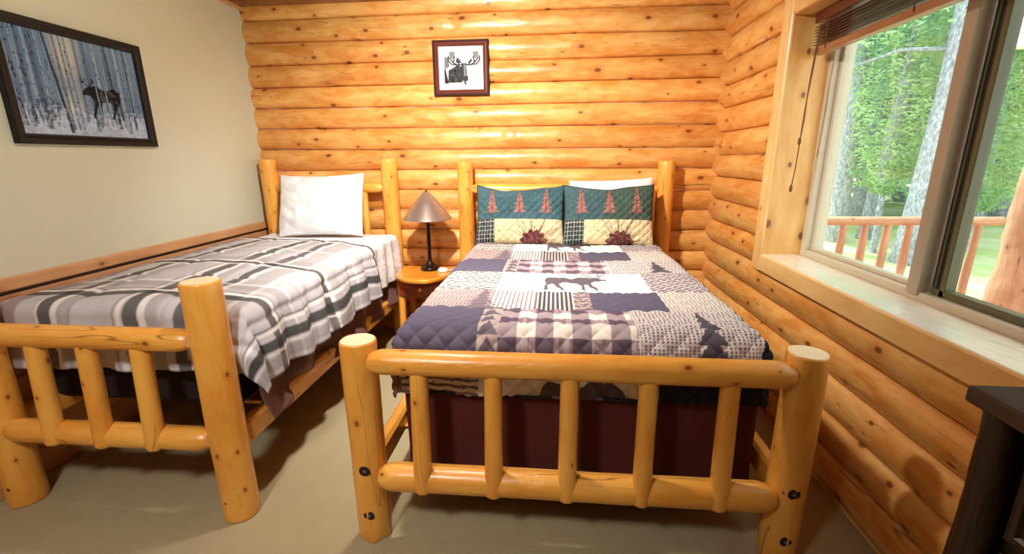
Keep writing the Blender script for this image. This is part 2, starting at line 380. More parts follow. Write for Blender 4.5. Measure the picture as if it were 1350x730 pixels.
# ------------------------------------------------------------------ room shell
XL, XR, DB = -2.588, 1.29, 3.95      # XR, DB: crests of the logs
PITCHZ, LR = .1726, .112
SAG = LR - sqrt(LR ** 2 - (PITCHZ / 2) ** 2)
FRONT, CEIL = -1.6, 2.76
def log_wall(name, u0, u1, zs0, place, hole=None, seed=0, joints=()):
    """half-round courses; place(u, depth, z) -> xyz, depth 0 at the crests"""
    V = []; F = []; U = []; T = []; nb = 0
    k0 = int(math.floor((0 - zs0) / PITCHZ)); k1 = int(math.ceil((2.95 - zs0) / PITCHZ))
    us = np.arange(u0, u1 + 1e-6, .045)
    for k in range(k0, k1):
        za, zb = zs0 + k * PITCHZ, zs0 + (k + 1) * PITCHZ
        ts = np.array([0, .022, .06, .12, .2, .3, .4, .5, .6, .7, .8, .88, .94, .978, 1])
        wa = (vn(us * .8, k * 3.3, seed) - .5) * .014; wb = (vn(us * .8, (k + 1) * 3.3, seed) - .5) * .014
        rr = 1 + (vn(us * 1.1, k * 7.7, seed + 3) - .5) * .22
        js = [j for kk, j in joints if kk == k] 
        zz = za + wa[:, None] + (zb + wb - za - wa)[:, None] * ts[None, :]
        h = (ts - .5) * PITCHZ
        prof = SAG - (np.sqrt(np.maximum(LR ** 2 - h ** 2, 0)) - (LR - SAG))       # 0 at the crest .. SAG at seams
        dep = prof[None, :] * rr[:, None] + (vn(us[:, None] * 9, ts[None, :] * 4 + k * 9, seed + 5) - .5) * .005
        dep[:, 0] += .03; dep[:, -1] += .03; dep[:, 1] += .004; dep[:, -2] += .004
        tone = 1 + (random.Random(seed * 100 + k).random() - .5) * .16
        hue = (random.Random(seed * 100 + k + 50).random() - .5) * .10
        tv = np.ones((len(us), 3)) * np.array([tone, tone * (1 + hue), tone * (1 + 2 * hue)])
        for j in js:
            i = int(np.argmin(abs(us - j))); dep[i, 1:-1] += .02
            tv[i:] *= np.array([.94, .90, .86])
        m = len(ts)
        for i, u in enumerate(us):
            for j in range(m):
                V.append(place(u, dep[i, j], zz[i, j])); U.append((u + k * 3.7 + seed, ts[j] * PITCHZ * 1.2 + k * .71)); T.append(tv[i])
        for i in range(len(us) - 1):
            for j in range(m - 1):
                uc = (us[i] + us[i + 1]) / 2; zc = (zz[i, j] + zz[i, j + 1]) / 2
                if hole and hole[0] < uc < hole[1] and hole[2] < zc < hole[3]: continue
                a = nb + i * m + j; F.append((a, a + m, a + m + 1, a + 1))
        nb = len(V)
    return mk(name, V, F, M['log_wall'], uv=U, col=np.array(T))
back = log_wall('wall_back', -2.62, 1.42, 1.630, lambda u, d, z: (u, DB + d, z), seed=4, joints=((0, -.38), (5, -.82), (3, -1.95)))
tag(back, kind='structure')
WY0, WY1, WZ0, WZ1 = 1.00, 2.86, .965, 2.285     # window opening inside the casing
right = log_wall('wall_right', FRONT, 4.06, 1.738, lambda u, d, z: (XR + d, u, z), hole=(WY0 - .06, WY1 + .06, WZ0 - .05, WZ1 + .06), seed=21)
tag(right, kind='structure')
def struct(o): tag(o, kind='structure'); return o
b = MB(); b.box((XL - .08, FRONT, 0), (XL, 4.05, CEIL + .1), .001); struct(b.build('wall_left', M['paint']))
b = MB(); b.box((XL - .1, FRONT - .08, -.0), (1.5, FRONT, CEIL + .1), .001); struct(b.build('wall_front', M['ceiling_wood']))
b = MB(); b.box((XL - .1, FRONT - .1, -.08), (1.46, 4.1, 0), .001); struct(b.build('floor', M['carpet']))
b = MB(); b.box((XL - .1, FRONT - .1, CEIL), (1.56, 4.12, CEIL + .08), .001); struct(b.build('ceiling', M['ceiling_wood']))
# pine chair rail and boards on the left wall
b = MB(); b.box((XL, FRONT, .955), (XL + .022, DB + .03, 1.018), .006); struct(b.build('trim_1', M['rail_trim']))
b = MB()
for z0, z1 in ((0, .145), (.15, .34), (.345, .54), (.545, .74), (.745, .936)): b.box((XL, FRONT, z0), (XL + .014, DB + .03, z1), .004)
struct(b.build('trim_2', M['rail_trim']))
b = MB(); b.box((XL, FRONT, .940), (XL + .010, DB + .03, .958), .001); struct(b.build('trim_groove_shade', M['dark_wood']))  # dark strip added in the groove, standing in for its shade
b = MB(); b.box((XL, FRONT, 2.735), (XL + .03, DB + .02, CEIL), .004); struct(b.build('trim_3', M['rail_trim']))
# ---- window
CF = 1.268                                   # room-side face of the casing
b = MB()
cw = .115
b.box((CF, WY1, WZ0 - .1), (1.36, WY1 + cw, WZ1 + cw), .006, grain=2)
b.box((CF, WY0 - cw, WZ0 - .1), (1.36, WY0, WZ1 + cw), .006, grain=2)
b.box((CF - .002, WY0, WZ1), (1.36, WY1, WZ1 + cw), .006)
b.box((CF - .001, WY0, WZ0 - .098), (1.36, WY1, WZ0 + .002), .006)
b.box((CF - .003, WY1 + .028, WZ0 - .1), (CF + .004, WY1 + .036, WZ1 + .1), .001, grain=2)
struct(b.build('trim_4', M['trim']))
b = MB()
b.box((CF + .01, WY1 - .002, WZ0), (1.56, WY1 + .03, WZ1), .001, grain=2)
b.box((CF + .01, WY0 - .03, WZ0), (1.56, WY0 + .002, WZ1), .001, grain=2)
b.box((CF + .01, WY0, WZ1 - .002), (1.56, WY1, WZ1 + .03), .001)
struct(b.build('trim_5', M['reveal']))
b = MB(); b.box((CF + .008, WY0, WZ0 - .03), (1.60, WY1, WZ0 + .006), .003); struct(b.build('trim_6', M['sill']))
win = empty('window_1', (1.53, (WY0 + WY1) / 2, WZ0)); struct(win)
def wpart(name, boxes, m):
    bb = MB(); L = win.location
    for lo, hi in boxes: bb.box(tuple(np.array(lo) - L), tuple(np.array(hi) - L), .003)
    return bb.build(name, m, win)
x0, x1 = 1.492, 1.60
fr_ = wpart('window_frame', [((x0, WY0, WZ0 + .006), (x1, WY1, WZ0 + .042)), ((x0, WY0, WZ1 - .04), (x1, WY1, WZ1)),
      ((x0, WY1 - .045, WZ0 + .04), (x1, WY1, WZ1 - .04)), ((x0, WY0, WZ0 + .04), (x1, WY0 + .045, WZ1 - .04))], M['vinyl'])
wpart('fixed_sash', [((x0 + .035, 1.99, WZ0 + .042), (x0 + .08, 2.815, WZ0 + .062)), ((x0 + .035, 2.79, WZ0 + .06), (x0 + .08, 2.815, WZ1 - .04)),
      ((x0 + .035, 1.99, WZ1 - .065), (x0 + .08, 2.815, WZ1 - .04))], M['vinyl'])
wpart('meeting_stile', [((x0 - .012, 1.925, WZ0 + .03), (x0 + .05, 1.985, WZ1 - .03))], M['vinyl_shaded'])
wpart('sliding_sash', [((x0 + .03, 1.85, WZ0 + .04), (x0 + .075, 1.875, WZ1 - .04)), ((x0 + .03, 1.045, WZ0 + .04), (x0 + .075, 1.915, WZ0 + .07)),
      ((x0 + .03, 1.045, WZ0 + .07), (x0 + .075, 1.075, WZ1 - .04)), ((x0 + .03, 1.045, WZ1 - .07), (x0 + .075, 1.915, WZ1 - .04)), ((x0 + .028, 1.890, WZ0 + .07), (x0 + .06, 1.90, WZ1 - .07))], M['vinyl_dark'])
wpart('seal', [((x0 + .034, 1.873, WZ0 + .07), (x0 + .05, 1.892, WZ1 - .07)), ((x0 + .034, 1.898, WZ0 + .07), (x0 + .05, 1.918, WZ1 - .07))], M['seal'])
wpart('left_pane', [((x0 + .055, 1.995, WZ0 + .055), (x0 + .059, 2.80, WZ1 - .05))], M['glass'])
wpart('right_pane', [((x0 + .062, 1.06, WZ0 + .055), (x0 + .066, 1.865, WZ1 - .05))], M['glass'])

# ------------------------------------------------------------------ blind
bx = 1.405
bl = tag(empty('window_blind', (bx, 1.93, WZ1)), 'raised dark wooden slatted blind bunched at the top of the window', 'blind')
L0 = Vector(bl.location)
def bpart(name, lo, hi, m, rot=0, bev=.002):
    bb = MB(); bb.box(tuple(Vector(lo) - L0), tuple(Vector(hi) - L0), bev); return bb.build(name, m, bl)
bpart('headrail', (bx - .03, 1.03, WZ1 - .055), (bx + .03, 2.83, WZ1 - .005), M['blind'])
zz = WZ1 - .07; rn = random.Random(3)
for k in range(7):
    bb = MB(); zc = 2.120 + k * .0145; dz = rn.uniform(-.0015, .0015); tl = rn.uniform(-.003, .003)
    bb.box((-.027, -.90, zc + dz - L0.z), (.027, .895, zc + dz + .0035 - L0.z), .0012)
    o = bb.build('slat', M['blind'], bl); o.rotation_euler = (tl * .3, 0, rn.uniform(-.004, .004))
bpart('bottom_rail', (bx - .026, 1.03, 2.072), (bx + .026, 2.825, 2.106), M['blind_rail'], bev=.004)
for yy in (2.70, 2.10, 1.50):
    bb = MB(); 
    for xx in (-.028, .028): bb.tube([(xx, yy - L0.y, -.05), (xx, yy - L0.y, -.20)], .0022, 6)
    bb.build('ladder_cord', M['cord'], bl)
for (y0, y1, xx, zb) in ((2.755, 2.80, -.034, 1.36), (2.76, 2.775, -.036, 1.62)):
    bb = MB(); P = []
    for k in range(14):
        q = k / 13; P.append((xx - .012 * q + .003 * sin(q * 9), (y0 + (y1 - y0) * q) - L0.y + .004 * sin(7 * q), (2.21 * (1 - q) + zb * q) - L0.z))
    bb.tube(P, .003, 6); bb.lathe([(.003, .03), (.008, .02), (.009, 0), (.004, -.012)][::-1], P[-1], 10); bb.build('pull_cord', M['cord'], bl)

# ------------------------------------------------------------------ painting tools for pictures
MOOSE = [(0, .66), (.03, .80), (.12, .90), (.22, .88), (.4, .80), (.52, .84), (.60, .93), (.70, .90), (.78, .86), (.88, .84), (.97, .74), (1, .66), (.97, .61), (.90, .64), (.83, .62), (.77, .56),
         (.73, .46), (.76, .32), (.84, .06), (.85, .0), (.80, .0), (.72, .22), (.66, .38), (.63, .36), (.63, .1), (.64, .0), (.59, .0), (.58, .2), (.57, .36), (.52, .46), (.38, .50), (.26, .46),
         (.24, .36), (.27, .22), (.33, .04), (.33, .0), (.28, .0), (.20, .22), (.13, .40), (.09, .40), (.06, .26), (.07, .06), (.06, 0), (.01, 0), (.01, .22), (.03, .42)]
ANT = [((.80, .86), (.70, 1.0)), ((.70, 1.0), (.62, 1.06)), ((.70, 1.0), (.70, 1.10)), ((.70, 1.0), (.64, .99)), ((.82, .86), (.92, .97)), ((.92, .97), (.98, 1.06)), ((.92, .97), (.88, 1.08)), ((.92, .97), (1.0, .97))]
def moose(x, y, x0, x1, y0, y1, flip=False, ant=.022):
    u = (x - x0) / (x1 - x0); v = (y - y0) / (y1 - y0)
    if flip: u = 1 - u
    m = inpoly(u, v, MOOSE)
    for a, b_ in ANT: m |= seg(u, v, a, b_) < ant
    return m
def pine(x, y, cx, y0, y1, w_, tiers=7, jag=1):
    t = np.clip((y - y0) / (y1 - y0), 0, 1); k = t * tiers; fr = k - np.floor(k)
    half = w_ / 2 * (1 - t) * .35 + w_ / 2 * (1 - np.floor(k) / tiers) * (1 - fr) * .75
    half = half * (1 + .25 * jag * (vn(y * 190, np.sign(x - cx) * 3 + 3, 5) - .5)) + .003
    return (abs(x - cx) < half) & (y > y0) & (y < y1)
def grid_panel(name, w_, h_, nx, ny, fn, mat, parent, to3):
    u, v = np.meshgrid(np.linspace(0, 1, nx), np.linspace(0, 1, ny), indexing='ij')
    P = to3(u, v).reshape(-1, 3); col = fn(u.ravel(), v.ravel())
    i, j = np.meshgrid(np.arange(nx - 1), np.arange(ny - 1), indexing='ij'); a = (i * ny + j).ravel()
    F = np.stack([a, a + ny, a + ny + 1, a + 1], 1)
    return mk(name, P, F, mat, parent, smooth=False, col=col, uv=np.stack([u.ravel(), v.ravel()], 1))

def paint_forest(u, v):
    asp = .735 / .52; X = u * asp; Y = v
    n = len(u); col = np.zeros((n, 3)); 
    sky = np.array(lin((136, 166, 194))); hz = np.array(lin((78, 114, 156)))
    f = fbm(X * 3, Y * 3, 1); col[:] = sky * (f[:, None]) + hz * (1 - f[:, None])
    glow = np.exp(-(((X - .58) / .13) ** 2 + ((Y - .80) / .30) ** 2)); col = col * (1 - glow[:, None]) + np.array(lin((206, 206, 190))) * glow[:, None]
    g2 = np.exp(-(((X - .56) / .10) ** 2 + ((Y - .28) / .15) ** 2)); col = col * (1 - g2[:, None]) + np.array(lin((214, 218, 206))) * g2[:, None]
    snow = Y < .22 + .07 * fbm(X * 5, 0, 3) ; sn = np.array(lin((190, 210, 236)))
    sv = fbm(X * 22 + Y * 10, Y * 40, 8)[:, None]; col = np.where(snow[:, None], sn * (.65 + .5 * sv), col)
    rd = random.Random(7)
    for k in range(95):
        cx = rd.random() * asp; far = rd.random()
        if .46 < cx < .66 and far < .8: continue
        wd = rd.uniform(.003, .009) if far < .7 else rd.uniform(.010, .020)
        lean = rd.uniform(-.03, .03); base = rd.uniform(.14, .26) if far < .7 else rd.uniform(.04, .16)
        c = lin((96, 116, 140)) if rd.random() < .55 else lin((150, 178, 204))
        m = (abs(X - cx - lean * Y) < wd * (1 - .4 * Y)) & (Y > base)
        put(col, m, c, .75)
        put(col, m & (vn(X * 90, Y * 46, k) > .80), lin((24, 30, 42)), .8)
    for cx, wd, base, ln, c in ((.455, .016, .03, -.10, (44, 56, 76)), (.26, .024, .06, -.03, (88, 106, 130)), (.14, .018, .1, 0, (84, 104, 130)), (1.06, .016, .1, -.03, (60, 74, 92)), (.85, .010, .12, -.02, (74, 92, 112)), (1.28, .010, .12, -.02, (70, 88, 108)), (.04, .02, .08, 0, (100, 120, 146))):
        m = (abs(X - cx - ln * (Y - .3)) < wd * (1.15 - .5 * Y)) & (Y > base); put(col, m, lin(c), .9)
        put(col, m & (vn(X * 60, Y * 40, int(cx * 90)) > .76), lin((18, 22, 32)), .8)
    br = (abs(fbm(X * 16, Y * 16, 21) - .5) < .012) & (Y < .75); put(col, br, lin((58, 66, 80)), .6)
    brush = (fbm(X * 40, Y * 26, 31) > .58) & (Y < .34) & (Y > .08) & (X < .42); put(col, brush, lin((58, 74, 98)), .75)
    br2 = (fbm(X * 60, Y * 30, 41) > .62) & (Y < .3); put(col, br2, lin((206, 222, 244)), .45)
    mm = moose(X, Y, .68, 1.13, .20, .58, flip=True, ant=.012); 
    put(col, mm, lin((26, 20, 24)), .95)
    put(col, mm & (X > .88) & (fbm(X * 30, Y * 30, 5) > .55), lin((96, 96, 108)), .6)
    for cx in (.86, .965): put(col, (abs(X - cx + .02 * Y) < .009) & (Y > .12), lin((136, 152, 170)), .9)
    return np.clip(col, 0, 1)

# big framed picture on the left wall
py0, py1, pz0, pz1 = 2.065, 2.868, 1.636, 2.232
pic = tag(empty('framed_picture', (XL, (py0 + py1) / 2, pz0)), 'large black framed picture of a moose in snowy birch woods, on the pale wall', 'picture')
L1 = Vector(pic.location)
def frame_ring(name, rect, prof, plane, mat, parent, origin):
    """mitred moulding: rect=(a0,a1,b0,b1) outer; prof: (inset, height) list from the outer edge"""
    a0, a1, b0, b1 = rect; V = []; F = []
    for ins, h in prof:
        for a, bb in ((a0 + ins, b0 + ins), (a1 - ins, b0 + ins), (a1 - ins, b1 - ins), (a0 + ins, b1 - ins)): V.append(Vector(plane(a, bb, h)) - origin)
    n = len(prof)
    for i in range(n):
        for k in range(4):
            F.append((i * 4 + k, i * 4 + (k + 1) % 4, ((i + 1) % n) * 4 + (k + 1) % 4, ((i + 1) % n) * 4 + k))
    return mk(name, V, F, mat, parent, smooth=False, uv=[(0, 0)] * len(V))
plL = lambda a, bb, h: (XL + h, a, bb)
frame_ring('frame', (py0, py1, pz0, pz1), [(0, .001), (0, .026), (.006, .032), (.026, .030), (.036, .022), (.044, .020), (.046, .012), (.046, .001)], plL, M['frame_black'], pic, L1)
frame_ring('inner_edge', (py0 + .044, py1 - .044, pz0 + .044, pz1 - .044), [(0, .002), (0, .019), (.003, .020), (.006, .014), (.006, .002)], plL, M['gilt'], pic, L1)
iy0, iy1, iz0, iz1 = py0 + .048, py1 - .048, pz0 + .048, pz1 - .048
grid_panel('print', 1, 1, 420, 300, paint_forest, M['print'], pic, lambda u, v: np.stack([0 * u + .011, iy0 + (iy1 - iy0) * u - L1.y, iz0 + (iz1 - iz0) * v - L1.z], -1))
b = MB(); b.box((.001, py0 + .04 - L1.y, .04), (.010, py1 - .04 - L1.y, pz1 - pz0 - .04), .001); b.build('backing_board', M['frame_black'], pic)

def paint_moosehead(u, v):
    col = np.ones((len(u), 3)) * np.array(lin((226, 224, 222)))
    X = u; Y = v; g = lambda k: lin((int(k * .62), int(k * .62), int(k * .62) + 2))
    # picture area from .13..1 wide, drawn pencil sketch
    body = inpoly(X, Y, [(.18, .12), (.52, .12), (.55, .30), (.56, .50), (.50, .56), (.40, .60), (.30, .52), (.20, .46)])
    put(col, body, g(96)); put(col, body & (fbm(X * 14, Y * 9, 2) > .55), g(60)); put(col, body & (fbm(X * 50, Y * 20, 7) > .58), g(150), .7)
    bg_ = inpoly(X, Y, [(.10, .10), (.20, .10), (.13, .50), (.22, .56), (.20, .80), (.11, .84)])
    put(col, bg_, g(190)); put(col, bg_ & (fbm(X * 30, Y * 10, 4) > .5), g(130), .8)
    put(col, inpoly(X, Y, [(.10, .10), (.19, .10), (.12, .50), (.10, .5)]), g(70))
    face = inpoly(X, Y, [(.52, .62), (.60, .62), (.61, .48), (.62, .34), (.66, .28), (.66, .18), (.60, .14), (.54, .16), (.51, .24), (.53, .40)])
    for a_, b_ in (((.52, .62), (.53, .40)), ((.60, .62), (.625, .36)), ((.53, .40), (.51, .24)), ((.52, .63), (.62, .63))): put(col, seg(X, Y, a_, b_) < .014, g(80))
    put(col, face, g(110)); put(col, face & (Y < .28), g(100)); put(col, face & (abs(X - .585) < .022) & (Y > .30), g(215))
    put(col, inpoly(X, Y, [(.55, .14), (.59, .05), (.62, .06), (.60, .15)]), g(70))
    put(col, inpoly(X, Y, [(.38, .66), (.40, .82), (.48, .74), (.52, .64)]), g(120)); put(col, inpoly(X, Y, [(.64, .64), (.70, .72), (.76, .80), (.75, .68)]), g(140))
    for s_, c0 in ((-1, .52), (1, .62)):
        def PX(d): return c0 + s_ * d
        for a, bb in (((0, .60), (.10, .60)), ((.10, .60), (.20, .66)), ((.20, .66), (.28, .78)), ((.20, .66), (.17, .82)), ((.10, .60), (.24, .62)), ((.24, .62), (.32, .72)), ((.32, .72), (.31, .84)), ((.05, .60), (.13, .72))):
            put(col, seg(X, Y, (PX(a[0]), a[1]), (PX(bb[0]), bb[1])) < .017, g(90))
        put(col, inpoly(X, Y, [(PX(.17), .78), (PX(.16), .95), (PX(.30), .95), (PX(.28), .78)]) & (Y < .95), g(120), .8)
    put(col, (abs(Y - .952) < .006) & (X > .08) & (X < .90), g(110))
    return np.clip(col, 0, 1)
sx0, sx1, sz0, sz1 = -.986, -.531, 2.045, 2.462
sp_ = tag(empty('framed_picture', ((sx0 + sx1) / 2, DB - .004, sz0)), 'small square reddish-brown framed pencil moose head print on the log wall', 'picture')
L2 = Vector(sp_.location); plB = lambda a, bb, h: (a, DB - .004 - h, bb)
def plBr(a, bb, h): return plB(a, bb, h)
frame_ring('frame', (sx0, sx1, sz0, sz1), [(0, .001), (0, .022), (.005, .028), (.014, .028), (.018, .022)], plBr, M['mahogany_dark'], sp_, L2)
frame_ring('inner_moulding', (sx0 + .017, sx1 - .017, sz0 + .017, sz1 - .017), [(0, .001), (0, .024), (.010, .026), (.022, .018), (.030, .014), (.030, .001)], plBr, M['mahogany'], sp_, L2)
m0, m1, n0, n1 = sx0 + .045, sx1 - .045, sz0 + .045, sz1 - .045
b = MB(); b.box((m0 - L2.x, -.012, n0 - L2.z), (m1 - L2.x, -.004, n1 - L2.z), .001); b.build('mat_board', M['mat_white'], sp_)
q0, q1, r0_, r1_ = m0 + .012, m1 - .008, n0 + .022, n1 - .03
grid_panel('print', 1, 1, 220, 220, paint_moosehead, M['print'], sp_, lambda u, v: np.stack([q0 + (q1 - q0) * u - L2.x, 0 * u - .0135, r0_ + (r1_ - r0_) * v - L2.z], -1))
sp_.rotation_euler = (0, 0, 0)

# ------------------------------------------------------------------ log beds
def bed(name, label, xa, xb, yf, yh, Hf, Hh, rp, rail_z, low_z, rr, rl, spx, rs, hrail, hspx, side_z, bolts, cut=0):
    root = tag(empty(name, ((xa + xb) / 2, yf, 0)), label, 'bed'); O = Vector(root.location)
    sd = [int(abs(xa) * 100)]
    def part(nm, p0, p1, r0, r1=None, ends=('flat', 'flat'), lab=None, wob=.03, par=root, flare=0):
        sd[0] += 3; bb = MB(); bb.log(Vector(p0) - O, Vector(p1) - O, r0, r1, ends, seed=sd[0], wob=wob, flare=flare)
        o = bb.build(nm, W2, par)
        if lab: o['label'] = lab
        return o
    for k, x in enumerate((xa, xb)):
        fp = part('foot_post', (x, yf, 0), (x, yf, Hf), rp * 1.0, rp * .99, flare=-.12 if bolts else 0)
        part('head_post', (x, yh, 0), (x, yh, Hh), rp * .98, rp * .94)
        for z in ((.35, .14) if bolts else (.105,)):
            bb = MB(); s_ = -1 if k == 0 else 1
            R = .023 if bolts else .012; yy = -rp * 1.0 + .004
            for (rad, dy, mi) in ((R, -.003, 0), (R * .3, -.0045, 1)):
                n = 14; V = [(rad * cos(2 * pi * j / n), yy + dy, z + rad * sin(2 * pi * j / n)) for j in range(n)] + [(rad * .7 * cos(2 * pi * j / n), yy + dy - .0015, z + rad * .7 * sin(2 * pi * j / n)) for j in range(n)]
                F = [(j, (j + 1) % n, n + (j + 1) % n, n + j) for j in range(n)] + [tuple(range(n, 2 * n))]
                V = [(x - O.x + vx + (0.006 if k == 0 else -.006), vy, vz) for vx, vy, vz in V]; bb.add(V, F, None, mi, False)
            o = bb.build('bolt', [M['bolt_dark'], M['steel']], root)
    part('top_foot_rail', (xa + rp * .80, yf - .035, rail_z), (xb - rp * .80, yf - .035, rail_z), rr, rr * .98, ('bevel', 'bevel'))
    part('low_foot_rail', (xa + rp * .80, yf - .03, low_z), (xb - rp * .80, yf - .03, low_z), rl, rl, ('bevel', 'bevel'))
    for x in spx:
        part('foot_spindle', (x - .003, yf - .058, low_z - .045), (x, yf - .035, rail_z - rr * .3), rs, rs * .95, ('round', 'flat'))
    part('top_head_rail', (xa + rp * .8, yh - .01, hrail), (xb - rp * .8, yh - .01, hrail), .043, .043, ('bevel', 'bevel'))
    part('low_head_rail', (xa + rp * .8, yh - .01, low_z + .1), (xb - rp * .8, yh - .01, low_z + .1), .048, .048, ('bevel', 'bevel'))
    for x in hspx: part('head_spindle', (x, yh - .01, low_z + .1), (x, yh - .01, hrail), .03, .03)
    for s_, x in ((-1, xa), (1, xb)):
        bb = MB(); sw = .03; xx = x + (.03 if s_ > 0 else -.03) * cut
        bb.box((xx - sw - O.x, rp * .8, side_z - .11), (xx + sw - O.x, yh - rp * .8 - O.y, side_z), .014); bb.build('side_rail', M['bed_wood'], root)
    for k in range(4):
        y = .35 + k * .52; bb = MB(); bb.box((xa + .03 - O.x, y, side_z - .09), (xb - .03 - O.x, y + .07, side_z - .07), .004); bb.build('slat', M['bed_wood'], root)
    return root
b1 = bed('log_bed', 'single peeled log bed frame by the pale left wall, under the plaid comforter', -2.461, -1.388, 1.626, 3.857, 1.09, 1.553, .073, .85, .395, .049, .052,
         (-2.15, -1.915, -1.675), .038, 1.312, (-2.2, -1.92, -1.62), .43, False, cut=1)
b2 = bed('log_bed', 'wide peeled log bed frame under the moose patchwork quilt, beside the window wall', -.737, .900, 1.568, 3.857, .884, 1.518, .069, .812, .305, .050, .056,
         (-.495, -.212, .071, .353, .636), .036, 1.30, (-.5, -.2, .08, .36, .66, .80), .36, True)

# mattresses
def mattress(label, x0, x1, y0, y1, z0, z1):
    bb = MB(); bb.box((x0 - (x0 + x1) / 2, 0, 0), (x1 - (x0 + x1) / 2, y1 - y0, (z1 - z0) * .47), .03); 
    r = tag(empty('mattress', ((x0 + x1) / 2, y0, z0)), label, 'mattress')
    bb.build('box_spring', M['box_cloth'], r)['label'] = 'dark covered box spring'
    bb = MB(); bb.box((x0 - (x0 + x1) / 2, 0, (z1 - z0) * .48), (x1 - (x0 + x1) / 2, y1 - y0, z1 - z0), .04); bb.build('pad', M['mattress'], r)
mattress('white mattress hidden beneath the plaid comforter on the single bed', -2.41, -1.43, 1.80, 3.76, .43, .90)
mattress('white mattress hidden beneath the moose quilt on the wide bed', -.60, .80, 1.80, 3.77, .36, .855)

# ------------------------------------------------------------------ draped covers
def drape(name, x0, x1, y0, y1, top, hl, hr, hf, step, paint, disp, mat, r=.05, flare=.12, thick=None, hemfn=None, hb=0):
    """cover over a box: hangs hl/hr/hf below the left/right/front edges"""
    us = np.arange(-hl, (x1 - x0) + hr + 1e-6, step); vs = np.arange(-hf, (y1 - y0) + hb + 1e-6, step)
    U, V = np.meshgrid(us, vs, indexing='ij')
    W_ = x1 - x0; LY = y1 - y0
    ex = np.where(U < 0, -U, np.where(U > W_, U - W_, 0)); sx = np.where(U < 0, -1, 1)
    ey = np.where(V < 0, -V, np.where(V > LY, V - LY, 0)); sy = np.where(V < 0, -1, 1)
    def bend(e):                       # outward travel and drop after e metres past the edge start
        q = np.minimum(e, r * pi / 2); out = r * np.sin(q / r); dn = r * (1 - np.cos(q / r)); rest = np.maximum(e - r * pi / 2, 0)
        return out + rest * flare, dn + rest * sqrt(1 - flare ** 2)
    e = (ex ** 7 + ey ** 7) ** (1 / 7); out, dn = bend(e); s = np.where(e > 0, out / np.maximum(e, 1e-9), 0)
    cx = np.where(ex > 0, np.clip(ex / np.maximum(e, 1e-9), 0, 1), 0); cy = np.where(ey > 0, np.clip(ey / np.maximum(e, 1e-9), 0, 1), 0)
    X = x0 + np.clip(U, 0, W_) + sx * out * cx; Y = y0 + np.clip(V, 0, LY) + sy * out * cy; Z = top - dn
    # normals approx for displacement
    P = np.stack([X, Y, Z], -1); du = np.gradient(P, axis=0); dv = np.gradient(P, axis=1); N = np.cross(du, dv); N /= np.linalg.norm(N, axis=-1, keepdims=True) + 1e-9
    P = P + disp(U, V, e, P, N)
    n, m = U.shape; i, j = np.meshgrid(np.arange(n - 1), np.arange(m - 1), indexing='ij'); a = (i * m + j).ravel()
    F = np.stack([a, a + m, a + m + 1, a + 1], 1)
    col = paint(U.ravel(), V.ravel(), x0 + U.ravel(), y0 + V.ravel())
    o = mk(name, P.reshape(-1, 3), F, mat, None, uv=np.stack([U.ravel(), V.ravel()], 1), col=col)
    md = o.modifiers.new('thickness', 'SOLIDIFY'); md.thickness = thick or .006; md.offset = -1
    return o

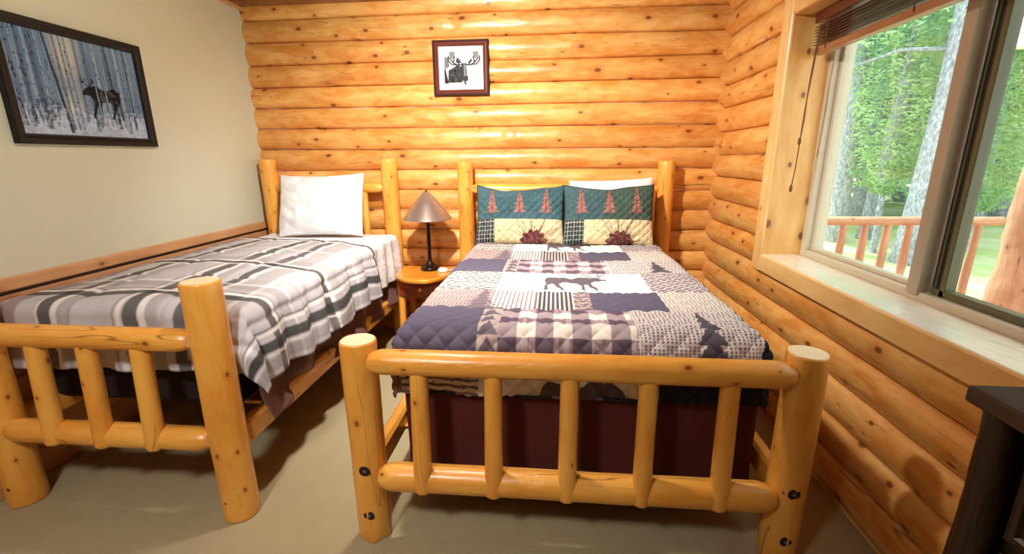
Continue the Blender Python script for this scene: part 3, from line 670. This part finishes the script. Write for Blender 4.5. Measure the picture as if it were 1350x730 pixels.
# ---- moose quilt: world x across, y along; the front hang continues y downwards
SL, CR, HB, HL = lin((98, 92, 112)), lin((250, 246, 240)), lin((104, 84, 88)), lin((188, 170, 166))
def paint_quilt(U, V, X, Y):
    n = len(X); col = np.ones((n, 3)) * np.array(HL)
    wob = (vn(X * 22, Y * 22, 3) - .5) * .012
    # weave textures
    def stripes(x, p, duty, dark, light, mask):
        k = (np.mod(x / p + .12 * (vn(X * 60, Y * 60, 7) - .5), 1) < duty); put(col, mask & k, dark); put(col, mask & ~k, light)
    def cross(mask, d=HB, l=HL, p=.0165, thr=.55):
        p = .0165
        k1 = np.mod(X / p, 1) < .5; k2 = np.mod(Y / (p * .8) + .1 * vn(X * 50, Y * 50, 5), 1) < .62; k = k1 & k2
        put(col, mask & k, d); put(col, mask & ~k, l)
    every = np.ones(n, bool); cross(every)
    # rows, each 1.02 m the design repeats
    for base in (1.30 - 1.03, 1.30, 2.325, 3.35):      # y of the foot of the check row
        c0, c1 = base + .31, base + .655              # check row
        s0, s1 = c1, c1 + .295                        # slate row
        w0, w1 = s1, s1 + .375                        # moose row
        chk = (Y > c0) & (Y < c1); sla = (Y > s0) & (Y < s1); wht = (Y > w0) & (Y < w1)
        # left zone
        L = X < -.29
        put(col, chk & (X < -.30) & (X > -1.05), SL)
        cross(sla & L, lin((128, 108, 110)), HL, .017)
        stripes(Y, .030, .5, lin((120, 104, 108)), lin((236, 228, 220)), wht & L)
        chv = chk & (X > -.30) & (X < -.215); put(col, chv, HL)
        k = np.mod((Y - c0) / .082, 1) + abs(X + .2575) / .044 * .9 < .95; put(col, chv & k, lin((112, 102, 112)))
        # buffalo check
        z = chk & (X > -.215) & (X < .335)
        a = np.mod((X + .215) / .150, 1) < .5; b_ = np.mod((Y - c0) / .150 + .0, 1) < .5
        put(col, z, lin((246, 232, 218))); put(col, z & (a ^ b_), lin((176, 158, 164))); put(col, z & a & b_, lin((104, 88, 104))); put(col, z & ~a & ~b_, lin((246, 234, 222)))
        put(col, z & (~a) & b_ & (vn(X * 90, Y * 10, 8) > .62), lin((150, 126, 132)))
        cross(chk & (X >= .335), lin((116, 98, 104)), lin((226, 216, 212)), .016)
        # slate row, centre
        stripes(X, .021, .45, lin((150, 132, 136)), lin((238, 230, 224)), sla & (X > -.29) & (X < -.075))
        stripes(X, .021, .58, lin((82, 74, 82)), lin((226, 216, 208)), sla & (X >= -.075) & (X < .105))
        z = sla & (X >= .105) & (X < .185); put(col, z, HL); k = np.mod((Y - s0) / .038 - 1.1 * abs(X - .145) / .04 * .5, 1) < .5; put(col, z & k, lin((122, 102, 112)))
        put(col, sla & (X >= .185) & (X < .520) & (Y < s1 - .008 + wob), SL)
        put(col, sla & (X >= .185) & (X < .520) & (Y >= s1 - .008 + wob), CR)
        cross(sla & (X >= .520), lin((150, 134, 132)), lin((232, 224, 212)), .014)
        # moose row
        put(col, wht & (X > -.29) & (X < .505), CR)
        stripes(Y - .3 * X, .026, .5, lin((108, 92, 104)), lin((224, 214, 212)), wht & (X >= .505) & (X < .80))
        cross(wht & (X >= .80), lin((138, 120, 120)), lin((230, 220, 212)), .015)
        put(col, moose(X, Y, -.045, .300, w0 + .03, w0 + .325, ant=.02), lin((106, 96, 104)))
        # pines
        put(col, pine(X, Y, -.335, s0 - .01, s1 + .02, .17, 7, 2), lin((122, 110, 120)))
        put(col, pine(X, Y, .62, c0 - .20, c0 + .33, .20, 8) if base < 2 else pine(X, Y, .64, c0 + .03, c0 + .30, .13, 6), lin((92, 86, 96)))
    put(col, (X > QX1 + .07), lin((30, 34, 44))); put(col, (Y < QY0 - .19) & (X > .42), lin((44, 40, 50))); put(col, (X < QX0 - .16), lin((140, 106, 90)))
    edge = (vn(X * 4, Y * 4, 2) - .5)
    return np.clip(col * (1 + .05 * edge[:, None]), 0, 1)
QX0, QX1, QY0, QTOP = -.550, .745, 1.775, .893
def disp_quilt(U, V, e, P, N):
    p = .088; a = (U + V) / p; c = (U - V) / p
    puff = np.minimum(abs(np.sin(pi * a)), 1) * np.minimum(abs(np.sin(pi * c)), 1)
    d = (.0075 + .006 * np.clip((.25 - V) / .3, 0, 1)) * np.sqrt(puff) + .006 * (fbm(U * 4, V * 4, 6) - .5)
    sag = -.010 * np.exp(-((U - .68) / .5) ** 2)
    fold = np.clip(e / .2, 0, 1) * np.where(U < 0, .005, .011) * np.sin(U * 16 + V * 13 + 3 * vn(U * 2, V * 2, 4))
    D = N * (d + fold)[..., None]; D[..., 2] += sag * (e <= 0) ; return D
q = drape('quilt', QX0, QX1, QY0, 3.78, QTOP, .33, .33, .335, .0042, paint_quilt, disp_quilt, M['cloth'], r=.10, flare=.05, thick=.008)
tag(q, 'patchwork quilt with moose, pine trees and purple-grey blocks covering the wide bed', 'quilt')
# binding strips along the quilt's side hems, and the front one
def hem(parent, pts, r_=.007):
    bb = MB(); bb.tube(pts, r_, 8); o = bb.build('hem_binding', M['binding'], parent); o['label'] = 'dark navy binding along the quilt edge'
hz = QTOP - .10 - (.33 - .157)
hem(q, [(QX1 + .109, y, hz + .004 * sin(y * 9)) for y in np.arange(1.78, 3.78, .06)]); hem(q, [(QX0 - .109, y, hz + .004 * sin(y * 9)) for y in np.arange(1.78, 3.78, .06)])
hem(q, [(x, QY0 - .109, QTOP - .10 - (.335 - .157) + .003 * sin(x * 11)) for x in np.arange(QX0 + .02, QX1 - .02, .05)])

# ---- plaid comforter
CH, GR, WH, LG = lin((62, 62, 60)), lin((146, 142, 138)), lin((250, 248, 246)), lin((206, 204, 210))
def paint_plaid(U, V, X, Y):
    n = len(X); w1 = (vn(X * 3, Y * 3, 4) - .5) * .012; Xw = X + w1 + (vn(Y * 2.2, 0, 9) - .5) * .03; Yw = Y + (vn(X * 2.5, 3, 8) - .5) * .03
    col = np.ones((n, 3)) * np.array(LG)
    def band(c, a0, a1, colr, k): put(col, (c > a0) & (c < a1), colr, k)
    XS = [(-2.60, -2.52, GR, .6), (-2.455, -2.38, lin((150, 132, 134)), .8), (-2.295, -2.285, WH, .9), (-2.28, -2.215, CH, .92), (-2.213, -2.185, WH, .9), (-2.18, -2.11, GR, .8), (-1.90, -1.892, CH, .5), (-1.885, -1.855, WH, .9), (-1.85, -1.785, CH, .92), (-1.783, -1.755, WH, .9), (-1.75, -1.69, GR, .8),
          (-1.62, -1.565, CH, .92), (-1.563, -1.54, WH, .9), (-1.53, -1.41, GR, .75), (-1.395, -1.375, WH, .7)]
    YS = [(1.845, 1.90, CH, .92), (1.902, 1.93, WH, .9), (1.935, 1.948, CH, .5), (2.0, 2.07, GR, .75), (2.075, 2.10, WH, .6), (2.48, 2.50, WH, .9), (2.505, 2.56, CH, .92), (2.562, 2.59, WH, .9), (2.60, 2.70, GR, .7), (2.98, 3.0, WH, .6), (3.06, 3.10, GR, .45), (3.35, 3.38, WH, .9), (3.39, 3.445, CH, .95), (3.447, 3.47, GR, .6)]
    for a0, a1, c, k in XS: band(Xw, a0, a1, c, k * (.55 if c is GR else .9))
    for a0, a1, c, k in YS: band(Yw, a0, a1, c, k * (.5 if c is GR else .9))
    d = U - (-1.36 - -2.46)              # metres past the right edge
    for a0, a1, c, k in ((.165, .172, CH, .7), (.172, .20, WH, .9), (.225, .29, CH, .92), (.292, .31, WH, .9), (.32, .375, GR, .45)): put(col, (d > a0) & (d < a1), c, k)
    return np.clip(col, 0, 1)
def disp_comf(U, V, e, P, N):
    W_ = 1.10
    crown = .028 * np.sin(np.clip(U / W_, 0, 1) * pi) ** .6 * np.sin(np.clip((V + .1) / 1.9, 0, 1) * pi) ** .3
    wr = (fbm(U * 3.0 + .8 * V, V * 2.2, 12) - .5) * .030 + (fbm(U * 8 + V * 3, V * 5, 13) - .5) * .014
    chan = -.010 * np.exp(-((np.mod(V - .12, .62) - .31) / .018) ** 2) - .008 * np.exp(-((np.mod(U - .1, .45) - .22) / .015) ** 2)
    k = np.clip(e / .25, 0, 1)
    ridge = abs(np.sin(V * 10.5 + 2.6 * vn(V * 2.5, U * 1.2, 5) + U * 2.0)) ** .8
    side = np.where(U > W_, k * (.046 * ridge - .010 + .016 * (fbm(V * 9, U * 3, 31) - .5)), np.where(U < 0, k * .008, k * .014 * np.sin(U * 22 + 2 * vn(U * 3, V, 2))))
    D = N * (crown * (e <= .15) * (1 - np.clip(e / .15, 0, 1)) + wr * (1 - .4 * k) + chan + side)[..., None]
    hemw = np.clip(e / .3, 0, 1) * (vn(V * 5, U * 5, 15) - .5) * .045; D[..., 2] += hemw
    D[..., 1] -= .28 * np.clip(U / 1.1, 0, 1.1) * np.clip(V / 1.68, 0, 1)
    D[..., 0] = np.where((U < 0) & (D[..., 0] < 0), 0, D[..., 0])
    return D
cf = drape('comforter', -2.46, -1.36, 1.79, 3.47, .942, .05, .41, .33, .011, paint_plaid, disp_comf, M['cloth'], r=.07, flare=.10, thick=.02)
tag(cf, 'rumpled grey, white and charcoal plaid comforter hanging over the single bed', 'comforter')

# ---- white sheet at the head of the single bed
def paint_white(U, V, X, Y):
    col = np.ones((len(X), 3)) * np.array(lin((246, 247, 250)))
    d = U - 1.05; m = (d > .06) & (abs(fbm(X * 1 + U * 22, V * 22, 5) - .52) < .018); put(col, m, lin((150, 156, 164)), .7)
    return col
def disp_sheet(U, V, e, P, N):
    k = np.clip(e / .2, 0, 1)
    return N * ((fbm(U * 5, V * 5, 22) - .5) * .012 + k * .014 * np.sin(V * 30 + 3 * vn(V * 4, U, 3)))[..., None]
sh = drape('bed_sheet', -2.43, -1.385, 2.95, 3.78, .925, .04, .40, .0, .012, paint_white, disp_sheet, M['cloth'], r=.06, flare=.04, thick=.004)
tag(sh, 'white sheet with faint sprig print hanging at the head of the single bed', 'sheet')

# ---- dust ruffles
def ruffle(name, label, path, ztop, zbot, mat, amp=.02, freq=34, seed=0, out=.0):
    """vertical gathered cloth following path (x,y) points"""
    P = [Vector((*p, 0)) for p in path]; V = []; F = []; U = []; L = 0; m = 22
    pts = []
    for a, bb in zip(P[:-1], P[1:]):
        n = max(2, int((bb - a).length / .012)); t_ = (bb - a).normalized(); nr = Vector((t_.y, -t_.x, 0))
        for k in range(n): pts.append((a + (bb - a) * k / n, nr, L + (bb - a).length * k / n))
        L += (bb - a).length
    for p, nr, l in pts:
        for j in range(m + 1):
            q_ = j / m
            a = amp * (.25 + q_) * (sin(l * freq + 2.5 * float(vn(l * 3, q_ * 1.2, seed))) * .5 + (float(vn(l * 6, q_ * 3, seed + 2)) - .5) * 1.6) + out * q_
            z = ztop + (zbot - ztop) * q_ + (float(vn(l * 5, 0, seed + 8)) - .5) * .03 * q_
            v = p + nr * a; V.append((v.x, v.y, z)); U.append((l, q_))
    for i in range(len(pts) - 1):
        for j in range(m): a = i * (m + 1) + j; F.append((a, a + m + 1, a + m + 2, a + 1))
    o = mk(name, V, F, mat, uv=U); md = o.modifiers.new('thickness', 'SOLIDIFY'); md.thickness = .003
    return tag(o, label, 'bed skirt')
ruffle('bed_skirt', 'crumpled brown dust ruffle under the plaid comforter', [(-1.40, 1.80), (-1.375, 3.72)], .70, .37, M['skirt'], .045, 17, 3, out=.075)
ruffle('bed_skirt', 'dark maroon dust ruffle under the moose quilt', [(-.60, 3.72), (-.61, 1.70), (.81, 1.70), (.80, 3.72)], .70, .17, M['skirt_dark'], .014, 20, 8)

# ------------------------------------------------------------------ pillows
def pillow(name, label, w_, h_, th, loc, tilt, yaw=0, roll=0, paint=None, mat=None, nx=110, ny=80, quilted=0, piping=None, seed=0, lump=.02, sag=.03, cat='pillow', group=None):
    u, v = np.meshgrid(np.linspace(-1, 1, nx), np.linspace(-1, 1, ny), indexing='ij')
    eu = 1 - abs(u) ** 2.6; ev = 1 - abs(v) ** 2.6
    t_ = th / 2 * np.maximum(eu, 0) ** .42 * np.maximum(ev, 0) ** .42
    X = u * w_ / 2 * (1 - .035 * (1 - v ** 2) * abs(u)) ; Z = v * h_ / 2 * (1 - .05 * (1 - u ** 2) * abs(v))
    Z = Z - sag * (v > 0) * v * (1 - u ** 2) * (.5 + vn(u * 2, 0, seed))
    nz = (fbm(u * 2.2 + 5, v * 2.2 + 5, seed) - .5) * lump * 2 * np.minimum(1, t_ / th * 3)
    qd = 0
    if quilted:
        a = (X + Z) / .062; c = (X - Z) / .062; qd = quilted * np.sqrt(abs(np.sin(pi * a)) * abs(np.sin(pi * c))) * np.minimum(1, t_ / th * 3)
    Yf = -(t_ + nz + qd); Yb = t_ + nz * .3
    A = np.stack([X, Yf, Z], -1).reshape(-1, 3); B_ = np.stack([X, Yb, Z], -1).reshape(-1, 3)
    i, j = np.meshgrid(np.arange(nx - 1), np.arange(ny - 1), indexing='ij'); k = (i * ny + j).ravel()
    F1 = np.stack([k, k + ny, k + ny + 1, k + 1], 1); F2 = F1[:, ::-1] + nx * ny
    rim = [i_ * ny for i_ in range(nx)] + [(nx - 1) * ny + j_ for j_ in range(1, ny)] + [i_ * ny + ny - 1 for i_ in range(nx - 2, -1, -1)] + [j_ for j_ in range(ny - 2, 0, -1)]
    F3 = np.array([(rim[a], rim[(a + 1) % len(rim)], rim[(a + 1) % len(rim)] + nx * ny, rim[a] + nx * ny) for a in range(len(rim))])[:, ::-1]
    uv = np.stack([(u + 1) / 2, (v + 1) / 2], -1).reshape(-1, 2)
    col = None
    if paint is not None:
        cf_ = paint(uv[:, 0], uv[:, 1]); col = np.concatenate([cf_, cf_])
    root = empty(name, loc); tag(root, label, cat, group)
    o = mk('cover', np.concatenate([A, B_]) + np.array([0, 0, h_ / 2]), np.concatenate([F1, F2, F3]), mat or M['white'], root, uv=np.concatenate([uv, uv]), col=col)
    if piping:
        R_ = np.array(rim); pts = (A[R_] + B_[R_]) / 2 + np.array([0, 0, h_ / 2]); pts = np.concatenate([pts[::3], pts[:1]])
        bb = MB(); bb.tube([tuple(p) for p in pts], .005, 6); pp = bb.build('piping', M['binding'], root); pp['label'] = 'dark piping around the pillow edge'
    root.rotation_euler = (-tilt, roll, yaw)
    return root
def paint_sham(cone_x, teal, pf):
    def fn(u, v):
        n = len(u); col = np.ones((n, 3)) * np.array(lin(teal))
        X = u * 1.45; Y = v
        put(col, fbm(X * 4, Y * 4, 3) > .55, lin((62, 90, 94)), .5)
        if pf: put(col, (u > .45) & (v > .4), lin((74, 90, 74)), .75)
        for k, cx in enumerate((.19, .50, .80)):
            put(col, pine(X, Y, cx * 1.45, .52, .97, .20, 6, 2), lin((186, 124, 110)), .8)
            put(col, (abs(X - cx * 1.45) < .012) & (Y > .5) & (Y < .95), lin((150, 88, 84)))
        low = v < .40
        put(col, low, lin((238, 216, 172)))
        pl = low & (u < .22); put(col, pl, lin((46, 54, 60)))
        a = np.mod(u * 1.45 / .05, 1) < .2; b_ = np.mod(v / .07, 1) < .22; put(col, pl & (a | b_), lin((190, 190, 180)), .75)
        gx, gy = cone_x * 1.45, .02
        r = np.hypot(X - gx, (Y - gy) * 1.1)
        an = np.arctan2(Y - gy, X - gx)
        for k in range(26):
            t_ = .15 + k * .10; L_ = .34 + .12 * sin(k * 5.1)
            put(col, low & (seg(X, Y, (gx, gy), (gx + L_ * cos(t_ + .1 * sin(k)), gy + L_ * sin(t_))) < .0055), lin((96, 70, 52)), .8)
        cone = low & (r < .21 + .02 * np.sin(an * 11)); put(col, cone, lin((98, 48, 52))); put(col, cone & (vn(X * 38, Y * 38, 6) > .55), lin((150, 100, 92)), .7)
        return np.clip(col, 0, 1)
    return fn
pillow('pillow', 'plump white pillow leaning on the headboard of the single bed', .72, .52, .20, (-1.90, 3.56, .94), radians(17), mat=M['white'], seed=4, lump=.03, sag=.02, roll=radians(-1))
pillow('pillow', 'white pillow mostly hidden behind the right patterned sham', .66, .46, .15, (.47, 3.70, .93), radians(12), mat=M['white'], seed=9, lump=.03, sag=.0, roll=radians(-2))
pillow('pillow', 'white pillow hidden behind the left patterned sham', .62, .42, .14, (-.27, 3.71, .89), radians(12), mat=M['white'], seed=12, lump=.03, sag=.0)
pillow('patterned_pillow', 'left teal quilted pillow with salmon pines and a half-hidden pine cone', .70, .475, .17, (-.262, 3.555, .885), radians(17), yaw=radians(0), roll=radians(0), paint=paint_sham(.66, (74, 106, 114), False), mat=M['cloth'], quilted=.014, piping=True, seed=14, sag=.045, nx=220, ny=160)
pillow('patterned_pillow', 'right teal and olive quilted pillow with salmon pines and a large pine cone', .69, .475, .18, (.425, 3.535, .885), radians(17), yaw=radians(0), paint=paint_sham(.62, (76, 102, 106), True), mat=M['cloth'], quilted=.014, piping=True, seed=33, sag=.02, nx=220, ny=160)

# ------------------------------------------------------------------ nightstand, lamp, charger
NZ = .645; ncx, ncy = -1.05, 3.79
ns = tag(empty('nightstand', (ncx, 3.6, 0)), 'small orange half-round wooden nightstand between the two beds', 'nightstand')
def half_round(z0, z1, rx, ry, yb, seed=1, wav=.012):
    n = 40; ring = []
    for k in range(n + 1):
        t_ = pi + pi * k / n; rr_ = 1 + wav * sin(5 * t_ + seed) + wav * .6 * sin(9 * t_)
        ring.append((rx * cos(t_) * rr_, yb + ry * sin(t_) * rr_))
    ring = [(-rx, yb + .12)] + ring + [(rx, yb + .12)]
    R = []
    for s_, z in ((.97, z0), (1.0, z0 + .008), (1.0, z1 - .007), (.98, z1)):
        R.append([(x * s_, (y - yb) * s_ + yb, z) for x, y in ring])
    bb = MB(); U = [(p[0], p[1]) for r in R for p in r]; bb.rings(R, U=U); m = len(ring)
    bb.F += [tuple(range(m))[::-1], tuple(3 * m + j for j in range(m))]; bb.mi += [0, 0]; bb.sm += [False, False]; return bb
ncyo = 3.66 - 3.6
half_round(NZ - .038, NZ, .245, .335, ncyo).build('stand_top', M['stand_top'], ns)
half_round(.20, .228, .20, .25, ncyo, 2).build('lower_shelf', M['stand_dark'], ns)
bb = MB(); bb.box((-.19, ncyo - .20, .46), (.19, ncyo + .10, .605), .006); bb.build('drawer_case', M['stand_dark'], ns)
bb = MB(); bb.box((-.165, ncyo - .216, .475), (.165, ncyo - .198, .592), .005); dr = bb.build('drawer', M['stand_dark'], ns)
bb = MB(); bb.lathe([(.006, 0), (.006, .012), (.014, .02), (.012, .03), (.003, .034)], (0, 0, 0), 14); kb = bb.build('knob', M['bed_wood'], dr); kb.rotation_euler = (pi / 2, 0, 0); kb.location = (0, ncyo - .214, .533)
for sx_, sy_ in ((-.185, -.17), (.185, -.17), (-.185, .09), (.185, .09)):
    bb = MB(); bb.log((sx_, ncyo + sy_, 0), (sx_ * .93, ncyo + sy_, NZ - .035), .030, .026, seed=int(50 + 100 * abs(sx_ + sy_))); bb.build('leg', W2, ns)

lx, ly = -1.025, 3.665
lm_ = tag(empty('table_lamp', (lx, ly, NZ)), 'bronze table lamp with a wide cone metal shade on the nightstand', 'lamp')
bb = MB(); bb.lathe([(.074, 0), (.078, .006), (.078, .020), (.072, .028), (.055, .036), (.040, .046), (.034, .060), (.022, .070), (.019, .080)], n=40); bb.build('base', M['dark_metal'], lm_)
bb = MB(); bb.lathe([(.018, .078), (.0165, .09), (.0165, .12), (.016, .40), (.020, .408), (.022, .425), (.012, .44), (.010, .47)], n=24); bb.build('stem', M['dark_metal'], lm_)
n = 48; prof = [(.197, .425), (.199, .4285), (.195, .434), (.118, .54), (.042, .628), (.030, .632), (.030, .640), (.012, .646)]
bb = MB(); bb.rings([[(r_ * cos(2 * pi * j / n), r_ * sin(2 * pi * j / n), z) for j in range(n)] for r_, z in prof], U=[(z, j / n) for r_, z in prof for j in range(n)])
inn = [(.012, .638), (.038, .622), (.114, .536), (.190, .431), (.197, .425)]
bb.rings([[(r_ * cos(2 * pi * j / n), r_ * sin(2 * pi * j / n), z) for j in range(n)] for r_, z in inn], U=[(z, j / n) for r_, z in inn for j in range(n)])
bb.build('lamp_shade', M['bronze'], lm_)
bb = MB(); bb.lathe([(.009, .638), (.011, .646), (.007, .655), (.002, .660)], n=16); bb.build('finial', M['dark_metal'], lm_)
ch = tag(empty('charger_puck', (-.90, 3.60, NZ)), 'round white plastic puck with a cord beside the lamp base on the nightstand', 'charger')
bb = MB(); bb.lathe([(.036, 0), (.043, .004), (.045, .012), (.041, .022), (.028, .030), (.012, .034), (.001, .035)], n=32); bb.build('body', M['white_plastic'], ch)
bb = MB(); bb.tube([(.04, .004, .012), (.07, .02, .010), (.10, .06, .006), (.108, .12, .005)], .0035, 8); bb.build('cord', M['white_plastic'], ch)

# ------------------------------------------------------------------ dark dresser at the right foreground
DX, DY1, DY0, DZ = .862, .905, -.25, 1.10
ds = tag(empty('dresser', (1.06, .35, 0)), 'dark rustic wooden dresser against the log wall in the right foreground', 'dresser'); O = Vector(ds.location)
def dpart(name, lo, hi, m, bev=.004, par=ds):
    bb = MB(); bb.box(tuple(Vector(lo) - O), tuple(Vector(hi) - O), bev); return bb.build(name, m, par)
dpart('dresser_top', (DX - .022, DY0 - .02, DZ - .036), (1.255, DY1 + .015, DZ), M['dark_top'], .006)
dpart('carcass', (DX + .045, DY0 + .04, .10), (1.235, DY1 - .03, DZ - .036), M['dark_wood'])
for x, y in ((DX + .03, DY1 - .03), (DX + .03, DY0 + .04), (1.21, DY1 - .04), (1.21, DY0 + .04)):
    bb = MB(); bb.log(Vector((x, y, 0)) - O, Vector((x, y, DZ - .037)) - O, .052, .032, wob=.16, seed=int(90 + 10 * y + 7 * x), end_mi=0); bb.build('leg', [M['dark_wood']], ds)
for k in range(4):
    z1 = DZ - .075 - k * .235; z0 = z1 - .205
    d_ = dpart('drawer', (DX + .022, DY0 + .11, z0), (DX + .048, DY1 - .085, z1), M['dark_wood'], .005)
    d_['label'] = 'dark drawer front with a raised moulding'
    mm = frame_ring('moulding', (DY0 + .125, DY1 - .10, z0 + .014, z1 - .014), [(0, 0), (0, .007), (.006, .012), (.014, .010), (.020, .004), (.026, .006), (.030, 0)], lambda a, b_, h: (DX + .023 - h, a, b_), M['dark_wood'], d_, O)
    for yy in (.08, .58):
        bb = MB(); bb.lathe([(.007, 0), (.007, .012), (.016, .018), (.017, .026), (.008, .032), (.001, .033)], n=16); kk = bb.build('knob', M['pull'], d_); kk.rotation_euler = (0, -pi / 2, 0); kk.location = (DX + .024 - O.x, yy - O.y, (z0 + z1) / 2)

# ------------------------------------------------------------------ outside: porch, railing, trees
GZ = -.55
b = MB(); b.add([(1.62, -8, GZ), (60, -8, GZ), (60, 70, GZ + 1.2), (1.62, 70, GZ + 1.2)], [(0, 1, 2, 3)], [(0, 0)] * 4, 0, False)
o = b.build('grass_ground', M['ground']); tag(o, 'sunlit mown grass beyond the porch', 'ground', kind='structure')
b = MB()
for k in range(20): b.box((1.62, -1.6 + k * .31, -.04), (5.2, -1.6 + k * .31 + .30, .0), .004)
o = b.build('porch_deck', M['porch_wood']); tag(o, 'porch deck boards outside the window', 'deck', kind='structure')
RY = 4.5
pr = tag(empty('porch_railing', (3.2, RY, 0)), 'peeled log porch railing seen through the window', 'railing'); O3 = Vector(pr.location)
WP = [M['porch_wood'], M['porch_wood']]
def prl(name, p0, p1, r, ends=('flat', 'flat'), wob=.05, sd=1):
    bb = MB(); bb.log(Vector(p0) - O3, Vector(p1) - O3, r, r * .96, ends, seed=sd, wob=wob, n=16); return bb.build(name, WP, pr)
prl('handrail', (1.75, RY, .955), (4.05, RY, .965), .042, sd=3); prl('bottom_rail', (1.75, RY, .12), (4.05, RY, .12), .045, sd=5)
for k in range(11):
    x = 1.92 + k * .193; prl('baluster', (x, RY, .13), (x + .01, RY, .94), .033, sd=20 + k, wob=.12)
pp = empty('porch_post', (4.30, 4.50, 0)); tag(pp, 'thick peeled log porch post at the end of the railing', 'post')
bb = MB(); bb.log((0, 0, -.04), (.02, 0, 2.41), .18, .15, seed=61, wob=.10, n=28); bb.build('shaft', WP, pp)
b = MB(); b.box((3.76, -2.5, 2.40), (4.62, 4.56, 2.72), .01); o = b.build('porch_roof', M['porch_white']); tag(o, 'pale porch roof edge resting on the porch post', 'roof', kind='structure')

def crown_mesh(name, h0, h1, R, n, size, mat, seed, conifer=True):
    rg = np.random.default_rng(seed); V = []; F = []
    t_ = rg.random(n); z = h0 + (h1 - h0) * t_
    th = rg.random(n) * 2 * pi
    if conifer: rad = R * (1 - t_ * .92) * np.sqrt(rg.random(n) * .8 + .2) * (1 + .25 * np.sin(th * 7 + t_ * 30))
    else: rad = R * np.sqrt(np.maximum(0, 1 - (2 * t_ - 1) ** 2)) * np.sqrt(rg.random(n) * .85 + .15) * (1 + .25 * np.sin(th * 5 + t_ * 9))
    c = np.stack([rad * np.cos(th), rad * np.sin(th), z - .12 * rad], 1)
    a = rg.normal(size=(n, 3)); a[:, 2] *= .5; a /= np.linalg.norm(a, axis=1, keepdims=True)
    b_ = np.cross(a, rg.normal(size=(n, 3))); b_ /= np.linalg.norm(b_, axis=1, keepdims=True)
    s = size * (.6 + rg.random((n, 1)) * .8)
    V = np.stack([c - a * s, c + b_ * s * .28, c + a * s, c - b_ * s * .28], 1).reshape(-1, 3)
    F = np.arange(4 * n).reshape(-1, 4)
    return V, F
def tree(label, loc, h, R, r, seed, crown=(.25, 1.0), n=5000, size=.10, mat='leaf', conifer=True, lean=0, group=None, nb=0):
    root = tag(empty('pine_tree' if conifer else 'leafy_tree', loc), label, 'tree', group)
    rd = random.Random(seed); bb = MB(); P = []; rs = []
    for k in range(16):
        q_ = k / 15; P.append((lean * q_ + .05 * sin(q_ * 7 + seed), .05 * sin(q_ * 5 + seed * 2), h * q_ - .05)); rs.append(r * (1.25 - .95 * q_ if k else 1.5))
    bb.tube(P, rs, 14); bb.build('trunk', M['bark'], root)
    for k in range(nb):
        bb = MB(); q_ = rd.uniform(.36, .8); a = rd.random() * 2 * pi; L = R * (1.05 - q_ * .8) * rd.uniform(.5, 1)
        p = Vector((lean * q_, 0, h * q_)); bb.tube([p, p + Vector((cos(a) * L * .5, sin(a) * L * .5, .02 * L)), p + Vector((cos(a) * L, sin(a) * L, -.15 * L))], [r * .18, r * .12, r * .04], 6)
        bb.build('branch', M['bark'], root)
    V, F = crown_mesh('crown', h * crown[0], h * crown[1], R, n, size, None, seed, conifer)
    mk('crown', V, F, M[mat], root, smooth=False)
    return root
tree('big grey-barked pine in front, standing beyond the porch railing', (6.35, 8.5, GZ), 10, 2.1, .235, 5, (.40, 1.0), 9000, .07, nb=14)
tree('slim pine at the left edge of the window view', (6.1, 10.5, GZ), 11, 1.3, .15, 8, (.30, 1.0), 8000, .07, 'leaf_far')
tree('paler twin-stemmed pine left of the big pine', (7.0, 10.8, GZ), 11, 1.3, .13, 11, (.34, 1.0), 8000, .07, 'leaf_far', lean=.4)
tree('lime green leafy sapling beside the big pine', (6.15, 9.3, GZ), 5.0, .70, .05, 14, (.28, 1.0), 7000, .05, 'leaf_lime', False)
tree('young leafy tree seen low behind the railing', (8.0, 9.5, GZ), 4.2, .8, .04, 15, (.25, 1.0), 7000, .05, 'leaf_lime', False)
tree('pine seen through the right window pane', (9.0, 8.6, GZ), 11, 1.5, .16, 17, (.28, 1.0), 9000, .07, 'leaf')
tree('bushy tree just right of the big pine', (9.2, 10.9, GZ), 8, 1.5, .12, 19, (.16, 1.0), 9000, .07, 'leaf_lime')
rd = random.Random(5)
k = 0
for row, (Y_, cnt) in enumerate(((14.5, 8), (19, 9), (25, 9))):
    for i in range(cnt):
        x = Y_ * (.42 + i * .135) + rd.uniform(-.5, .5)
        tree('distant blue-green forest pine behind the nearer trees', (x, Y_ + rd.uniform(-1, 1), GZ + .2), rd.uniform(12, 16), rd.uniform(1.9, 2.7), rd.uniform(.12, .2), 100 + k, (.10, 1.0), 9000, .15 + .05 * row, 'leaf_far', group='distant forest pines'); k += 1
